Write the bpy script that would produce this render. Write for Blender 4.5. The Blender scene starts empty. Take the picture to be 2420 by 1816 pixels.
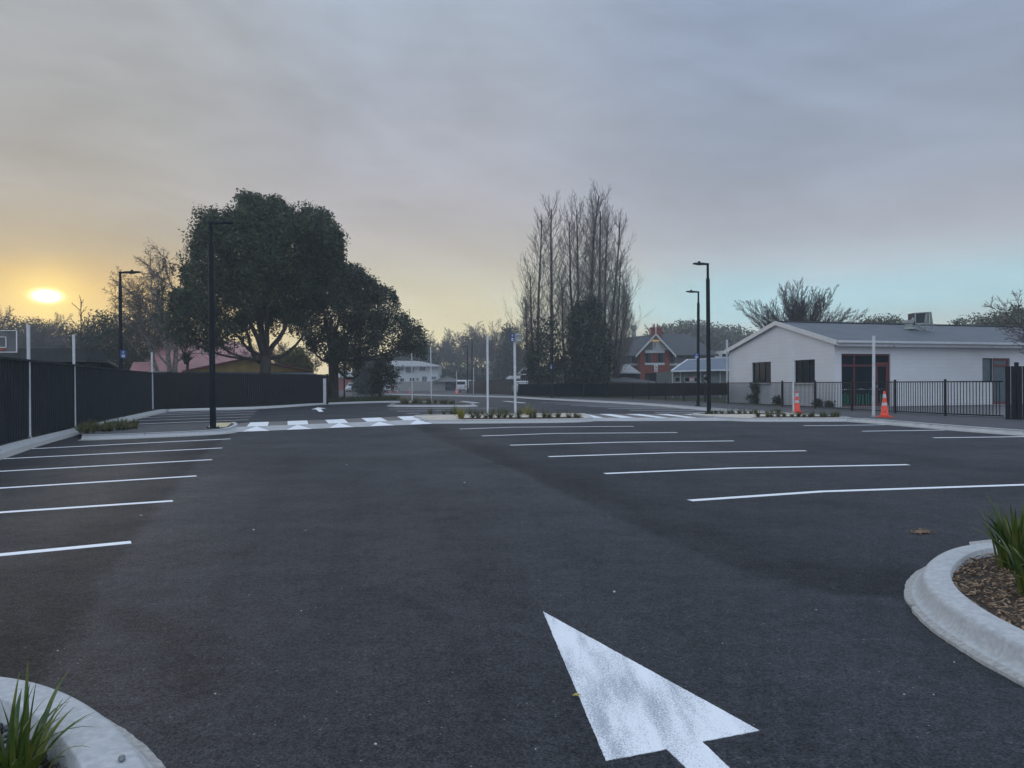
import bpy, math, random
import numpy as np
from mathutils import Vector, Matrix

R_ = math.radians
scene = bpy.context.scene
C = scene.collection

# ------------------------------------------------------------------ camera
F, CX, CY, H = 1815.0, 1210.0, 908.0, 1.3
ROLL = R_(0.3)
_c, _s = math.cos(ROLL), math.sin(ROLL)
cam_d = bpy.data.cameras.new("camera")
cam = bpy.data.objects.new("camera", cam_d)
C.objects.link(cam)
cam_d.sensor_width = 36.0
cam_d.lens = F / 2420.0 * 36.0
cam_d.clip_start = 0.05
cam_d.clip_end = 3000
cam.matrix_world = Matrix(((_c, _s, 0, 0), (0, 0, -1, 0), (-_s, _c, 0, H), (0, 0, 0, 1)))
scene.camera = cam

def s2l(c):
    return tuple(((x / 255) / 12.92 if x / 255 <= 0.04045 else ((x / 255 + 0.055) / 1.055) ** 2.4) for x in c)

# ------------------------------------------------------------------ sky, sun, exposure
SUN_AZ, SUN_EL = R_(-31.2), R_(5.75)
world = bpy.data.worlds.new("World")
scene.world = world
world.use_nodes = True
wt = world.node_tree
wn, wl = wt.nodes, wt.links
wn.clear()
def wmath(op, a, b=None, c=None, clamp=False):
    n = wn.new("ShaderNodeMath"); n.operation = op; n.use_clamp = clamp
    for i, v in enumerate((a, b, c)):
        if v is None: continue
        if isinstance(v, (int, float)): n.inputs[i].default_value = v
        else: wl.new(v, n.inputs[i])
    return n.outputs[0]
def wmix(f, a, b, mode='MIX'):
    n = wn.new("ShaderNodeMix"); n.data_type = 'RGBA'; n.blend_type = mode
    for s, v in ((0, f), (6, a), (7, b)):
        if isinstance(v, (int, float)): n.inputs[s].default_value = v
        elif isinstance(v, tuple): n.inputs[s].default_value = (*v, 1)
        else: wl.new(v, n.inputs[s])
    return n.outputs[2]
tc = wn.new("ShaderNodeTexCoord")
sep = wn.new("ShaderNodeSeparateXYZ"); wl.new(tc.outputs["Generated"], sep.inputs[0])
X, Y, Z = sep.outputs
az = wmath('ARCTAN2', X, Y)
el = wmath('ARCSINE', Z)
def noise(scale, detail, vx, vy, vz, rough=0.5, dist=0.0):
    cb = wn.new("ShaderNodeCombineXYZ")
    for i, v in enumerate((vx, vy, vz)):
        if isinstance(v, (int, float)): cb.inputs[i].default_value = v
        else: wl.new(v, cb.inputs[i])
    n = wn.new("ShaderNodeTexNoise"); n.inputs["Scale"].default_value = scale
    n.inputs["Detail"].default_value = detail; n.inputs["Roughness"].default_value = rough
    n.inputs["Distortion"].default_value = dist
    wl.new(cb.outputs[0], n.inputs["Vector"])
    return n.outputs[0]
shear = wmath('ADD', wmath('MULTIPLY', Z, 3.2), wmath('MULTIPLY', X, 0.9))
n1 = noise(2.1, 3, wmath('SUBTRACT', X, wmath('MULTIPLY', Z, 0.5)), Y, shear, 0.55, 0.6)
n2 = noise(5.0, 3, X, Y, wmath('MULTIPLY', Z, 4.5), 0.6, 0.4)
n3 = noise(11.0, 4, wmath('ADD', X, wmath('MULTIPLY', Z, 0.8)), Y, wmath('MULTIPLY', Z, 2.6), 0.62, 0.9)
n1c = wmath('SUBTRACT', n1, 0.5)
n2c = wmath('SUBTRACT', n2, 0.5)
zz = wmath('ADD', Z, wmath('ADD', wmath('MULTIPLY', n1c, 0.07), wmath('MULTIPLY', n2c, 0.035)))
def ramp(stops):
    n = wn.new("ShaderNodeValToRGB"); n.color_ramp.interpolation = 'B_SPLINE'
    e = n.color_ramp.elements
    while len(e) > 1: e.remove(e[-1])
    for i, (p, c) in enumerate(stops):
        q = e[0] if i == 0 else e.new(p)
        q.position = p; q.color = (*s2l(c), 1)
    wl.new(zz, n.inputs[0]); return n.outputs[0]
rl = ramp([(0.0, (232, 214, 160)), (.06, (238, 212, 136)), (.095, (236, 200, 124)), (.12, (208, 180, 132)), (.145, (180, 168, 144)), (.175, (170, 162, 148)), (.22, (166, 164, 159)), (.30, (164, 164, 163)), (.45, (168, 173, 179)), (1, (174, 188, 208))])
rc = ramp([(0.0, (238, 226, 190)), (.055, (240, 228, 178)), (.09, (226, 217, 178)), (.125, (209, 202, 176)), (.16, (190, 184, 171)), (.21, (174, 170, 171)), (.28, (167, 168, 176)), (.45, (159, 171, 187)), (1, (174, 188, 208))])
rr = ramp([(0.0, (226, 212, 190)), (.055, (206, 213, 205)), (.08, (184, 220, 226)), (.115, (176, 214, 224)), (.145, (180, 194, 202)), (.18, (170, 173, 182)), (.25, (152, 160, 174)), (.45, (138, 154, 180)), (1, (170, 185, 208))])
azn = wmath('ADD', az, wmath('MULTIPLY', n1c, 0.25))
f1 = wn.new("ShaderNodeMapRange"); f1.interpolation_type = 'SMOOTHSTEP'
wl.new(azn, f1.inputs[0]); f1.inputs[1].default_value = R_(-27); f1.inputs[2].default_value = R_(-9)
f2 = wn.new("ShaderNodeMapRange"); f2.interpolation_type = 'SMOOTHSTEP'
wl.new(azn, f2.inputs[0]); f2.inputs[1].default_value = R_(-3); f2.inputs[2].default_value = R_(17)
cloud = wmix(f2.outputs[0], wmix(f1.outputs[0], rl, rc), rr)
rb = ramp([(0.0, (158, 164, 172)), (.1, (158, 165, 176)), (.3, (160, 169, 184)), (1, (174, 188, 208))])
fb_ = wn.new("ShaderNodeMapRange"); fb_.interpolation_type = 'SMOOTHSTEP'
wl.new(Y, fb_.inputs[0]); fb_.inputs[1].default_value = 0.45; fb_.inputs[2].default_value = -0.25
cloud = wmix(fb_.outputs[0], cloud, rb)
bright = wmath('ADD', 1.05, wmath('ADD', wmath('MULTIPLY', n1c, 0.66), wmath('ADD', wmath('MULTIPLY', n2c, 0.24), wmath('MULTIPLY', wmath('SUBTRACT', n3, 0.5), 0.16))))
bc = wn.new("ShaderNodeCombineColor")
for i in range(3): wl.new(bright, bc.inputs[i])
cloud = wmix(1.0, cloud, bc.outputs[0], 'MULTIPLY')
# the sun seen through thin cloud
dx = wmath('DIVIDE', wmath('SUBTRACT', az, SUN_AZ), R_(.50))
dy = wmath('DIVIDE', wmath('SUBTRACT', el, SUN_EL), R_(0.25))
rr2 = wmath('ADD', wmath('MULTIPLY', dx, dx), wmath('MULTIPLY', dy, dy))
core = wmath('POWER', 2.718, wmath('MULTIPLY', rr2, -0.8))
gdy = wmath('MULTIPLY', dy, 0.65)
rr3 = wmath('ADD', wmath('MULTIPLY', dx, dx), wmath('MULTIPLY', gdy, gdy))
glow = wmath('POWER', 2.718, wmath('MULTIPLY', rr3, -0.06))
glow2 = wmath('POWER', 2.718, wmath('MULTIPLY', rr3, -0.005))
def scaled(v, col):
    n = wn.new("ShaderNodeVectorMath"); n.operation = 'SCALE'
    n.inputs[0].default_value = col; wl.new(v, n.inputs[3]); return n.outputs[0]
def vadd(a, b):
    n = wn.new("ShaderNodeVectorMath"); n.operation = 'ADD'; wl.new(a, n.inputs[0]); wl.new(b, n.inputs[1]); return n.outputs[0]
tot = vadd(vadd(vadd(cloud, scaled(core, (9, 7.5, 5.0))), scaled(glow, (.42, .34, .06))), scaled(glow2, (.08, .045, -0.02)))
# overcast skies are brighter overhead and behind the viewer
up = wn.new("ShaderNodeMapRange"); up.interpolation_type = 'SMOOTHSTEP'
wl.new(Z, up.inputs[0]); up.inputs[1].default_value = 0.42; up.inputs[2].default_value = 0.95
up.inputs[3].default_value = 1.0; up.inputs[4].default_value = 1.75
bk = wn.new("ShaderNodeMapRange"); bk.interpolation_type = 'SMOOTHSTEP'
wl.new(Y, bk.inputs[0]); bk.inputs[1].default_value = 0.4; bk.inputs[2].default_value = -0.7
bk.inputs[3].default_value = 1.0; bk.inputs[4].default_value = 1.65
gain = wmath('MULTIPLY', up.outputs[0], bk.outputs[0])
fin = wn.new("ShaderNodeVectorMath"); fin.operation = 'SCALE'; wl.new(tot, fin.inputs[0]); wl.new(gain, fin.inputs[3])
bgc = wn.new("ShaderNodeBackground"); wl.new(fin.outputs[0], bgc.inputs[0]); bgc.inputs[1].default_value = 1.0
sky = wn.new("ShaderNodeTexSky"); sky.sky_type = 'NISHITA'; sky.sun_disc = False
sky.sun_elevation = SUN_EL; sky.sun_rotation = SUN_AZ
bgs = wn.new("ShaderNodeBackground"); wl.new(sky.outputs[0], bgs.inputs[0]); bgs.inputs[1].default_value = 0.08
mx = wn.new("ShaderNodeMixShader"); mx.inputs[0].default_value = 0.95
wl.new(bgs.outputs[0], mx.inputs[1]); wl.new(bgc.outputs[0], mx.inputs[2])
wo = wn.new("ShaderNodeOutputWorld"); wl.new(mx.outputs[0], wo.inputs[0])

sun_d = bpy.data.lights.new("sun", 'SUN')
sun = bpy.data.objects.new("sun", sun_d); C.objects.link(sun)
sun_d.energy = 0.5; sun_d.angle = R_(18); sun_d.color = (1.0, 0.90, 0.80)
_sd = Vector((math.sin(SUN_AZ) * math.cos(SUN_EL), math.cos(SUN_AZ) * math.cos(SUN_EL), math.sin(SUN_EL)))
sun.rotation_euler = (-_sd).to_track_quat('-Z', 'Y').to_euler()
sun.location = (-30, 50, 30)

vs = scene.view_settings
vs.view_transform = 'Standard'; vs.look = 'None'; vs.gamma = 1.0; vs.use_curve_mapping = False
vs.exposure = 0.1
scene.cycles.use_denoising = True
scene.cycles.max_bounces = 6; scene.cycles.diffuse_bounces = 3; scene.cycles.glossy_bounces = 3
scene.cycles.transmission_bounces = 3; scene.cycles.volume_bounces = 0; scene.cycles.transparent_max_bounces = 8
scene.cycles.sample_clamp_indirect = 4.0

# ------------------------------------------------------------------ helpers: photo measurement -> place
def ray(px, py):
    u = (px - CX) / F; v = -(py - CY) / F
    return (u * _c + v * _s, 1.0, -u * _s + v * _c)
def G(px, py, z=0.0):
    d = ray(px, py); t = (z - H) / d[2]
    return Vector((d[0] * t, t, z))
def P(px, py, Yd):
    d = ray(px, py)
    return Vector((d[0] * Yd, Yd, H + d[2] * Yd))
class Plane:
    """vertical plane through two ground points; px -> (distance along, height)"""
    def __init__(s, A, B):
        s.A = Vector((A[0], A[1], 0)); s.d = (Vector((B[0], B[1], 0)) - s.A); s.L = s.d.length; s.d.normalize()
        s.n = Vector((s.d.y, -s.d.x, 0))
        if s.n.dot(-s.A) < 0: s.n = -s.n
    def px(s, px, py):
        d = ray(px, py); dv = Vector((d[0], d[1], 0))
        t = s.n.dot(s.A) / s.n.dot(dv)
        w = dv * t
        return ((w - s.A).dot(s.d), H + d[2] * t)
    def at(s, a, z, out=0.0):
        p = s.A + s.d * a + s.n * out
        return Vector((p.x, p.y, z))

def wm(o):
    m = o.matrix_basis.copy()
    if o.parent: return wm(o.parent) @ o.matrix_parent_inverse @ m
    return m
def finish(name, me, mat, parent, origin, smooth):
    if mat is not None:
        for m in (mat if isinstance(mat, (list, tuple)) else [mat]): me.materials.append(m)
    o = bpy.data.objects.new(name, me); C.objects.link(o)
    if smooth:
        me.shade_smooth() if hasattr(me, "shade_smooth") else None
    if parent is not None:
        o.parent = parent; o.matrix_parent_inverse = wm(parent).inverted()
    elif origin is not None:
        me.transform(Matrix.Translation(-Vector(origin))); o.location = origin
    return o
class MB:
    def __init__(s): s.v = []; s.f = []; s.m = []
    def add(s, vs, fs, m=0):
        b = len(s.v); s.v += [tuple(v) for v in vs]; s.f += [tuple(b + i for i in f) for f in fs]; s.m += [m] * len(fs); return s
    def box(s, c, d, rz=0.0, rot=None, m=0):
        hx, hy, hz = d[0] / 2, d[1] / 2, d[2] / 2
        M = rot if rot is not None else Matrix.Rotation(rz, 3, 'Z')
        vs = [M @ Vector((x, y, z)) + Vector(c) for x in (-hx, hx) for y in (-hy, hy) for z in (-hz, hz)]
        return s.add(vs, [(0, 1, 3, 2), (4, 6, 7, 5), (0, 4, 5, 1), (2, 3, 7, 6), (0, 2, 6, 4), (1, 5, 7, 3)], m)
    def bar(s, a, b, w, h=None, m=0):
        a = Vector(a); b = Vector(b); h = h or w; d = (b - a); L = d.length
        q = d.to_track_quat('X', 'Z').to_matrix()
        return s.box((a + b) / 2, (L, w, h), rot=q, m=m)
    def lathe(s, c, prof, n=12, m=0, axis=None, cap=True):
        M = axis if axis is not None else Matrix.Identity(3)
        vs = []; fs = []
        for r, z in prof:
            for k in range(n):
                a = 2 * math.pi * k / n
                vs.append(M @ Vector((r * math.cos(a), r * math.sin(a), z)) + Vector(c))
        for i in range(len(prof) - 1):
            for k in range(n):
                fs.append((i * n + k, i * n + (k + 1) % n, (i + 1) * n + (k + 1) % n, (i + 1) * n + k))
        if cap:
            fs.append(tuple(range(n))[::-1]); fs.append(tuple((len(prof) - 1) * n + k for k in range(n)))
        return s.add(vs, fs, m)
    def tube(s, pts, rs, n=8, m=0):
        vs = []; fs = []
        pts = [Vector(p) for p in pts]
        for i, p in enumerate(pts):
            d = (pts[min(i + 1, len(pts) - 1)] - pts[max(i - 1, 0)]).normalized()
            q = d.to_track_quat('Z', 'Y').to_matrix()
            r = rs[i] if isinstance(rs, (list, tuple)) else rs
            for k in range(n):
                a = 2 * math.pi * k / n
                vs.append(p + q @ Vector((r * math.cos(a), r * math.sin(a), 0)))
        for i in range(len(pts) - 1):
            for k in range(n):
                fs.append((i * n + k, i * n + (k + 1) % n, (i + 1) * n + (k + 1) % n, (i + 1) * n + k))
        fs.append(tuple(range(n))[::-1]); fs.append(tuple((len(pts) - 1) * n + k for k in range(n)))
        return s.add(vs, fs, m)
    def poly(s, pts, m=0):
        return s.add(pts, [tuple(range(len(pts)))], m)
    def slab(s, pts, th, m=0):
        """thick plate: pts = top outline, th = downward vector or thickness"""
        t = Vector((0, 0, -th)) if isinstance(th, (int, float)) else Vector(th)
        pts = [Vector(p) for p in pts]; n = len(pts)
        nn = (pts[1] - pts[0]).cross(pts[2] - pts[0])
        if nn.dot(t) > 0: pts = pts[::-1]
        vs = pts + [p + t for p in pts]
        fs = [tuple(range(n)), tuple(range(2 * n - 1, n - 1, -1))] + [(i, n + i, n + (i + 1) % n, (i + 1) % n) for i in range(n)]
        return s.add(vs, fs, m)
    def build(s, name, mat, parent=None, origin=None, smooth=False):
        me = bpy.data.meshes.new(name); me.from_pydata(s.v, [], s.f)
        if any(s.m): me.polygons.foreach_set("material_index", s.m)
        me.update()
        return finish(name, me, mat, parent, origin, smooth)
def fbox(px0, px1, py0, py1, Yd, dep, mb=None):
    """box whose front face is at depth Yd"""
    mb = mb or MB()
    a = P(px0, py1, Yd); b = P(px1, py0, Yd)
    mb.box(((a.x + b.x) / 2, Yd + dep / 2, (a.z + b.z) / 2), (abs(b.x - a.x), dep, abs(b.z - a.z)))
    return mb
def tag(o, label=None, cat=None, group=None, kind=None):
    if label: o["label"] = label
    if cat: o["category"] = cat
    if group: o["group"] = group
    if kind: o["kind"] = kind
    return o
def thing(name, label, cat, loc=(0, 0, 0), group=None):
    o = bpy.data.objects.new(name, None); C.objects.link(o); o.location = loc; o.empty_display_size = 0.2
    return tag(o, label, cat, group)
def struct(o): o["kind"] = "structure"; return o
def dup(root, loc=None, rz=None, scale=None, label=None, group=None):
    r = root.copy(); C.objects.link(r)
    if loc is not None: r.location = loc
    if rz is not None: r.rotation_euler = (0, 0, rz)
    if scale is not None: r.scale = scale if isinstance(scale, (tuple, list)) else (scale,) * 3
    if label: r["label"] = label
    if group: r["group"] = group
    for ch in list(root.children):
        c = ch.copy(); C.objects.link(c); c.parent = r
        for g in list(ch.children):
            d = g.copy(); C.objects.link(d); d.parent = c
    return r

# ------------------------------------------------------------------ materials
def mat(name, c1, c2=None, scale=5.0, rough=0.7, bump=0.0, bscale=None, metal=0.0, spec=0.5, detail=4, contrast=(0.35, 0.65), emit=None, stretch=None, rand=None, trans=0.0):
    m = bpy.data.materials.new(name); m.use_nodes = True
    nt = m.node_tree; N = nt.nodes; L = nt.links
    b = N["Principled BSDF"]
    b.inputs["Roughness"].default_value = rough; b.inputs["Metallic"].default_value = metal
    b.inputs["Specular IOR Level"].default_value = spec
    b.inputs["Base Color"].default_value = (*c1, 1)
    co = N.new("ShaderNodeTexCoord"); src = co.outputs["Object"]
    if stretch:
        mp = N.new("ShaderNodeMapping"); mp.inputs["Scale"].default_value = stretch; L.new(src, mp.inputs[0]); src = mp.outputs[0]
    if c2 is not None:
        no = N.new("ShaderNodeTexNoise"); no.inputs["Scale"].default_value = scale; no.inputs["Detail"].default_value = detail
        L.new(src, no.inputs["Vector"])
        mr = N.new("ShaderNodeMapRange"); L.new(no.outputs[0], mr.inputs[0]); mr.inputs[1].default_value, mr.inputs[2].default_value = contrast
        mxn = N.new("ShaderNodeMix"); mxn.data_type = 'RGBA'; L.new(mr.outputs[0], mxn.inputs[0])
        mxn.inputs[6].default_value = (*c1, 1); mxn.inputs[7].default_value = (*c2, 1)
        out = mxn.outputs[2]
        if rand:
            oi = N.new("ShaderNodeObjectInfo"); m2 = N.new("ShaderNodeMix"); m2.data_type = 'RGBA'
            L.new(oi.outputs["Random"], m2.inputs[0]); L.new(out, m2.inputs[6]); m2.inputs[7].default_value = (*rand, 1); out = m2.outputs[2]
        L.new(out, b.inputs["Base Color"])
    if bump:
        nb = N.new("ShaderNodeTexNoise"); nb.inputs["Scale"].default_value = bscale or scale * 4; nb.inputs["Detail"].default_value = 3
        L.new(src, nb.inputs["Vector"])
        bp = N.new("ShaderNodeBump"); bp.inputs["Strength"].default_value = bump; bp.inputs["Distance"].default_value = 0.01
        L.new(nb.outputs[0], bp.inputs["Height"]); L.new(bp.outputs[0], b.inputs["Normal"])
    if emit:
        b.inputs["Emission Color"].default_value = (*emit[0], 1); b.inputs["Emission Strength"].default_value = emit[1]
    if trans:
        tr = N.new("ShaderNodeBsdfTranslucent"); ms = N.new("ShaderNodeMixShader"); ms.inputs[0].default_value = trans
        tr.inputs[0].default_value = (*[min(1, v * 1.6) for v in c1], 1)
        L.new(b.outputs[0], ms.inputs[1]); L.new(tr.outputs[0], ms.inputs[2]); L.new(ms.outputs[0], N["Material Output"].inputs[0])
    return m

def asphalt_mat(name, tone=1.0, spk=1.0, attr=False):
    m = bpy.data.materials.new(name); m.use_nodes = True
    nt = m.node_tree; N = nt.nodes; L = nt.links; b = N["Principled BSDF"]
    co = N.new("ShaderNodeTexCoord").outputs["Object"]
    def nz(sc, det, rough=.5, stretch=None):
        v = co
        if stretch:
            mp = N.new("ShaderNodeMapping"); mp.inputs["Scale"].default_value = stretch; L.new(co, mp.inputs[0]); v = mp.outputs[0]
        n = N.new("ShaderNodeTexNoise"); n.inputs["Scale"].default_value = sc; n.inputs["Detail"].default_value = det
        n.inputs["Roughness"].default_value = rough; L.new(v, n.inputs["Vector"]); return n.outputs[0]
    def mr(v, a, b2, c, d):
        n = N.new("ShaderNodeMapRange"); L.new(v, n.inputs[0])
        for i, x in enumerate((a, b2, c, d)): n.inputs[i + 1].default_value = x
        return n.outputs[0]
    def mul(a, b2, op='MULTIPLY'):
        n = N.new("ShaderNodeMath"); n.operation = op
        for i, v in enumerate((a, b2)):
            if isinstance(v, (int, float)): n.inputs[i].default_value = v
            else: L.new(v, n.inputs[i])
        return n.outputs[0]
    big = mr(nz(0.35, 5, .62), .38, .64, .89, 1.10)
    mid = mr(nz(1.6, 6, .7), .36, .64, .90, 1.10)
    strk = mr(nz(1.1, 4, .55, (1.0, .10, 1)), .36, .64, .94, 1.06)
    fine = mr(nz(110, 4, .75), .32, .68, .25, 1.75)
    vo = N.new("ShaderNodeTexVoronoi"); vo.inputs["Scale"].default_value = 75; L.new(co, vo.inputs["Vector"])
    stone = mr(vo.outputs["Distance"], .0, .55, 1.25, .7)
    sp = N.new("ShaderNodeTexVoronoi"); sp.inputs["Scale"].default_value = 55; L.new(co, sp.inputs["Vector"])
    sc = N.new("ShaderNodeSeparateColor"); L.new(sp.outputs["Color"], sc.inputs[0])
    chip = mul(mr(sc.outputs[0], .975, .98, 0, 1), mr(sp.outputs["Distance"], .28, .14, 0, 1))
    grn = mr(nz(26, 4, .75), .38, .62, .82, 1.18)
    grn2 = mr(nz(6, 5, .75), .38, .62, .86, 1.14)
    v = mul(mul(mul(mul(big, mid), mul(fine, stone)), strk), mul(grn, grn2))
    if attr:
        at = N.new("ShaderNodeAttribute"); at.attribute_name = 'tone'; v = mul(v, at.outputs['Fac'])
    base = N.new("ShaderNodeVectorMath"); base.operation = 'SCALE'
    base.inputs[0].default_value = (0.034 * tone, 0.0375 * tone, 0.0455 * tone); L.new(v, base.inputs[3])
    mx = N.new("ShaderNodeMix"); mx.data_type = 'RGBA'; L.new(mul(chip, 0.55 * spk), mx.inputs[0])
    L.new(base.outputs[0], mx.inputs[6]); mx.inputs[7].default_value = (.42, .42, .40, 1)
    L.new(mx.outputs[2], b.inputs["Base Color"])
    L.new(mr(nz(.5, 4, .6), .3, .7, .56, .68), b.inputs["Roughness"])
    b.inputs["Specular IOR Level"].default_value = 0.3
    L.new(mul(v, 0.31), b.inputs["Specular IOR Level"])
    bp = N.new("ShaderNodeBump"); bp.inputs["Strength"].default_value = 0.38; bp.inputs["Distance"].default_value = 0.006
    hh = mul(fine, mul(vo.outputs["Distance"], -1.2), 'ADD')
    L.new(hh, bp.inputs["Height"]); L.new(bp.outputs[0], b.inputs["Normal"])
    return m
def paint_mat(name, wear, c=(.80, .83, .86)):
    m = bpy.data.materials.new(name); m.use_nodes = True
    nt = m.node_tree; N = nt.nodes; L = nt.links; b = N["Principled BSDF"]
    co = N.new("ShaderNodeTexCoord").outputs["Object"]
    n1 = N.new("ShaderNodeTexNoise"); n1.inputs["Scale"].default_value = 170; n1.inputs["Detail"].default_value = 3; L.new(co, n1.inputs["Vector"])
    mp = N.new("ShaderNodeMapping"); mp.inputs["Rotation"].default_value = (0, 0, R_(-22)); mp.inputs["Scale"].default_value = (7, 1.1, 1); L.new(co, mp.inputs[0])
    n2 = N.new("ShaderNodeTexNoise"); n2.inputs["Scale"].default_value = 1.6; n2.inputs["Detail"].default_value = 4; L.new(mp.outputs[0], n2.inputs["Vector"])
    a = N.new("ShaderNodeMath"); a.operation = 'MULTIPLY_ADD'; L.new(n2.outputs[0], a.inputs[0]); a.inputs[1].default_value = 0.85; L.new(n1.outputs[0], a.inputs[2])
    mr = N.new("ShaderNodeMapRange"); L.new(a.outputs[0], mr.inputs[0]); mr.inputs[1].default_value = 0.74 - (1 - wear) * .49; mr.inputs[2].default_value = 1.0 - (1 - wear) * .51
    mx = N.new("ShaderNodeMix"); mx.data_type = 'RGBA'; L.new(mr.outputs[0], mx.inputs[0])
    mx.inputs[6].default_value = (.34, .37, .41, 1); mx.inputs[7].default_value = (*c, 1)
    L.new(mx.outputs[2], b.inputs["Base Color"]); b.inputs["Roughness"].default_value = .6
    bp = N.new("ShaderNodeBump"); bp.inputs["Strength"].default_value = .3; bp.inputs["Distance"].default_value = .004
    L.new(n1.outputs[0], bp.inputs["Height"]); L.new(bp.outputs[0], b.inputs["Normal"])
    return m
def block_mat(name, c, c2, bw, bh, mortar, msize=.012, bump=.5, rough=.75, use_uv=True):
    m = bpy.data.materials.new(name); m.use_nodes = True
    nt = m.node_tree; N = nt.nodes; L = nt.links; b = N["Principled BSDF"]
    uv = N.new("ShaderNodeUVMap") if use_uv else N.new("ShaderNodeTexCoord")
    br = N.new("ShaderNodeTexBrick"); L.new(uv.outputs[0], br.inputs["Vector"])
    br.inputs["Color1"].default_value = (*c, 1); br.inputs["Color2"].default_value = (*c2, 1); br.inputs["Mortar"].default_value = (*mortar, 1)
    br.inputs["Scale"].default_value = 1; br.inputs["Mortar Size"].default_value = msize; br.inputs["Brick Width"].default_value = bw; br.inputs["Row Height"].default_value = bh
    br.inputs["Mortar Smooth"].default_value = .3
    no = N.new("ShaderNodeTexNoise"); no.inputs["Scale"].default_value = .9; no.inputs["Detail"].default_value = 5; L.new(uv.outputs[0], no.inputs["Vector"])
    mr = N.new("ShaderNodeMapRange"); L.new(no.outputs[0], mr.inputs[0]); mr.inputs[1].default_value = .3; mr.inputs[2].default_value = .7; mr.inputs[3].default_value = .95; mr.inputs[4].default_value = 1.03
    sc = N.new("ShaderNodeVectorMath"); sc.operation = 'SCALE'; L.new(br.outputs["Color"], sc.inputs[0]); L.new(mr.outputs[0], sc.inputs[3])
    L.new(sc.outputs[0], b.inputs["Base Color"]); b.inputs["Roughness"].default_value = rough
    bp = N.new("ShaderNodeBump"); bp.inputs["Strength"].default_value = bump; bp.inputs["Distance"].default_value = .01
    bp.invert = True
    L.new(br.outputs["Fac"], bp.inputs["Height"]); L.new(bp.outputs[0], b.inputs["Normal"])
    return m
def ribbed_mat(name, c, c2, freq, axis=0, rough=.5, bump=.5):
    """roofing iron: wave ribs run along the object's own axis"""
    m = mat(name, c, c2, scale=1.2, rough=rough)
    nt = m.node_tree; N = nt.nodes; L = nt.links
    w = N.new("ShaderNodeTexWave"); w.inputs["Scale"].default_value = freq; w.bands_direction = 'XYZ'[axis]; w.inputs["Distortion"].default_value = 0
    co = N.new("ShaderNodeTexCoord"); L.new(co.outputs["Object"], w.inputs["Vector"])
    bp = N.new("ShaderNodeBump"); bp.inputs["Strength"].default_value = bump; bp.inputs["Distance"].default_value = .03
    L.new(w.outputs[1], bp.inputs["Height"]); L.new(bp.outputs[0], N["Principled BSDF"].inputs["Normal"])
    return m

M = {}
M['asphalt'] = asphalt_mat("asphalt", 1.0)
M['asphalt_b'] = asphalt_mat("asphalt_bays", .84)
M['asphalt_d'] = asphalt_mat("asphalt_dark_join", .72)
M['asphalt_c'] = asphalt_mat("asphalt_aisle", 0.92)
M['asphalt_old'] = mat("asphalt_old", (.085, .085, .09), (.12, .118, .12), 2.0, .85, .3, 60)
M['seam'] = mat("asphalt_seam", (.024, .027, .034), (.052, .056, .066), 14, .9, .9, 70, contrast=(.42, .58))
M['path'] = mat("footpath_asphalt", (.045, .048, .055), (.065, .066, .07), 2.2, .8, .5, 120)
M['paint'] = paint_mat("line_paint", .35)
M['paint_worn'] = paint_mat("worn_paint", 1.0)
M['paint_clean'] = mat("crossing_paint", (.74, .77, .80), (.84, .86, .87), 3, .6)
M['concrete'] = mat("concrete", (.36, .37, .37), (.50, .51, .50), 3.5, .8, .35, 60, contrast=(.3, .7))
M['concrete_wet'] = mat("kerb_concrete", (.37, .385, .395), (.47, .485, .49), 34, .85, .25, 260, contrast=(.36, .64), detail=8)
M['lip'] = mat("gutter_concrete", (.26, .26, .25), (.42, .42, .40), 40, .9, .35, 160, contrast=(.3, .7), detail=8)
M['ramp'] = mat("ramp_concrete", (.34, .345, .35), (.43, .435, .44), 2.5, .8, .2, 60)
M['stamped'] = mat("stamped_asphalt", (.10, .095, .09), (.19, .18, .165), 4, .8, .5, 40, stretch=(1, 5, 1))
M['beige'] = mat("beige_paving", (.46, .40, .32), (.56, .50, .41), 5, .85, .2, 60)
M['tactile'] = mat("tactile_yellow", (.62, .55, .34), (.50, .44, .26), 8, .6)
M['mulch_soil'] = mat("mulch_soil", (.022, .016, .012), (.06, .042, .028), 18, .95, .8, 60)
M['chip'] = mat("bark_chip", (.10, .060, .035), (.36, .25, .155), 22, .9, .3, 80, contrast=(.4, .62), detail=2)
M['stone'] = mat("river_stone", (.035, .04, .042), (.15, .16, .16), 14, .55, detail=1, contrast=(.35, .65))
M['pebble'] = mat("pebble", (.10, .12, .13), (.2, .22, .23), 40, .5)
M['grass'] = mat("grass", (.030, .045, .014), (.075, .085, .028), 3, .8, trans=.25)
M['ground'] = mat("ground_soil", (.05, .055, .03), (.09, .085, .05), .6, .95, .3, 10)
M['blade'] = mat("flax_blade", (.030, .070, .014), (.15, .17, .025), 14, .38, stretch=(1, 1, .3), trans=.3, contrast=(.42,.62))
M['blade_far'] = mat("flax_leaf", (.050, .070, .022), (.13, .115, .04), 8, .5, rand=(.10, .10, .03), trans=.25)
M['blade_yellow'] = mat("golden_leaf", (.22, .19, .02), (.12, .13, .02), 8, .5, trans=.25)
M['fence_dark'] = mat("dark_steel_fence", (.020, .025, .031), (.030, .036, .043), 3, .6, spec=.15)
M['fence_wood'] = mat("dark_stained_boards", (.012, .014, .018), (.024, .023, .025), 5, .8, stretch=(4, 4, .4), spec=.15)
M['fence_grey'] = mat("grey_palings", (.20, .21, .20), (.30, .30, .28), 4, .85, stretch=(5, 5, .4))
M['black'] = mat("black_powdercoat", (.007, .012, .017), (.012, .018, .023), 5, .55, spec=.18)
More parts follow.
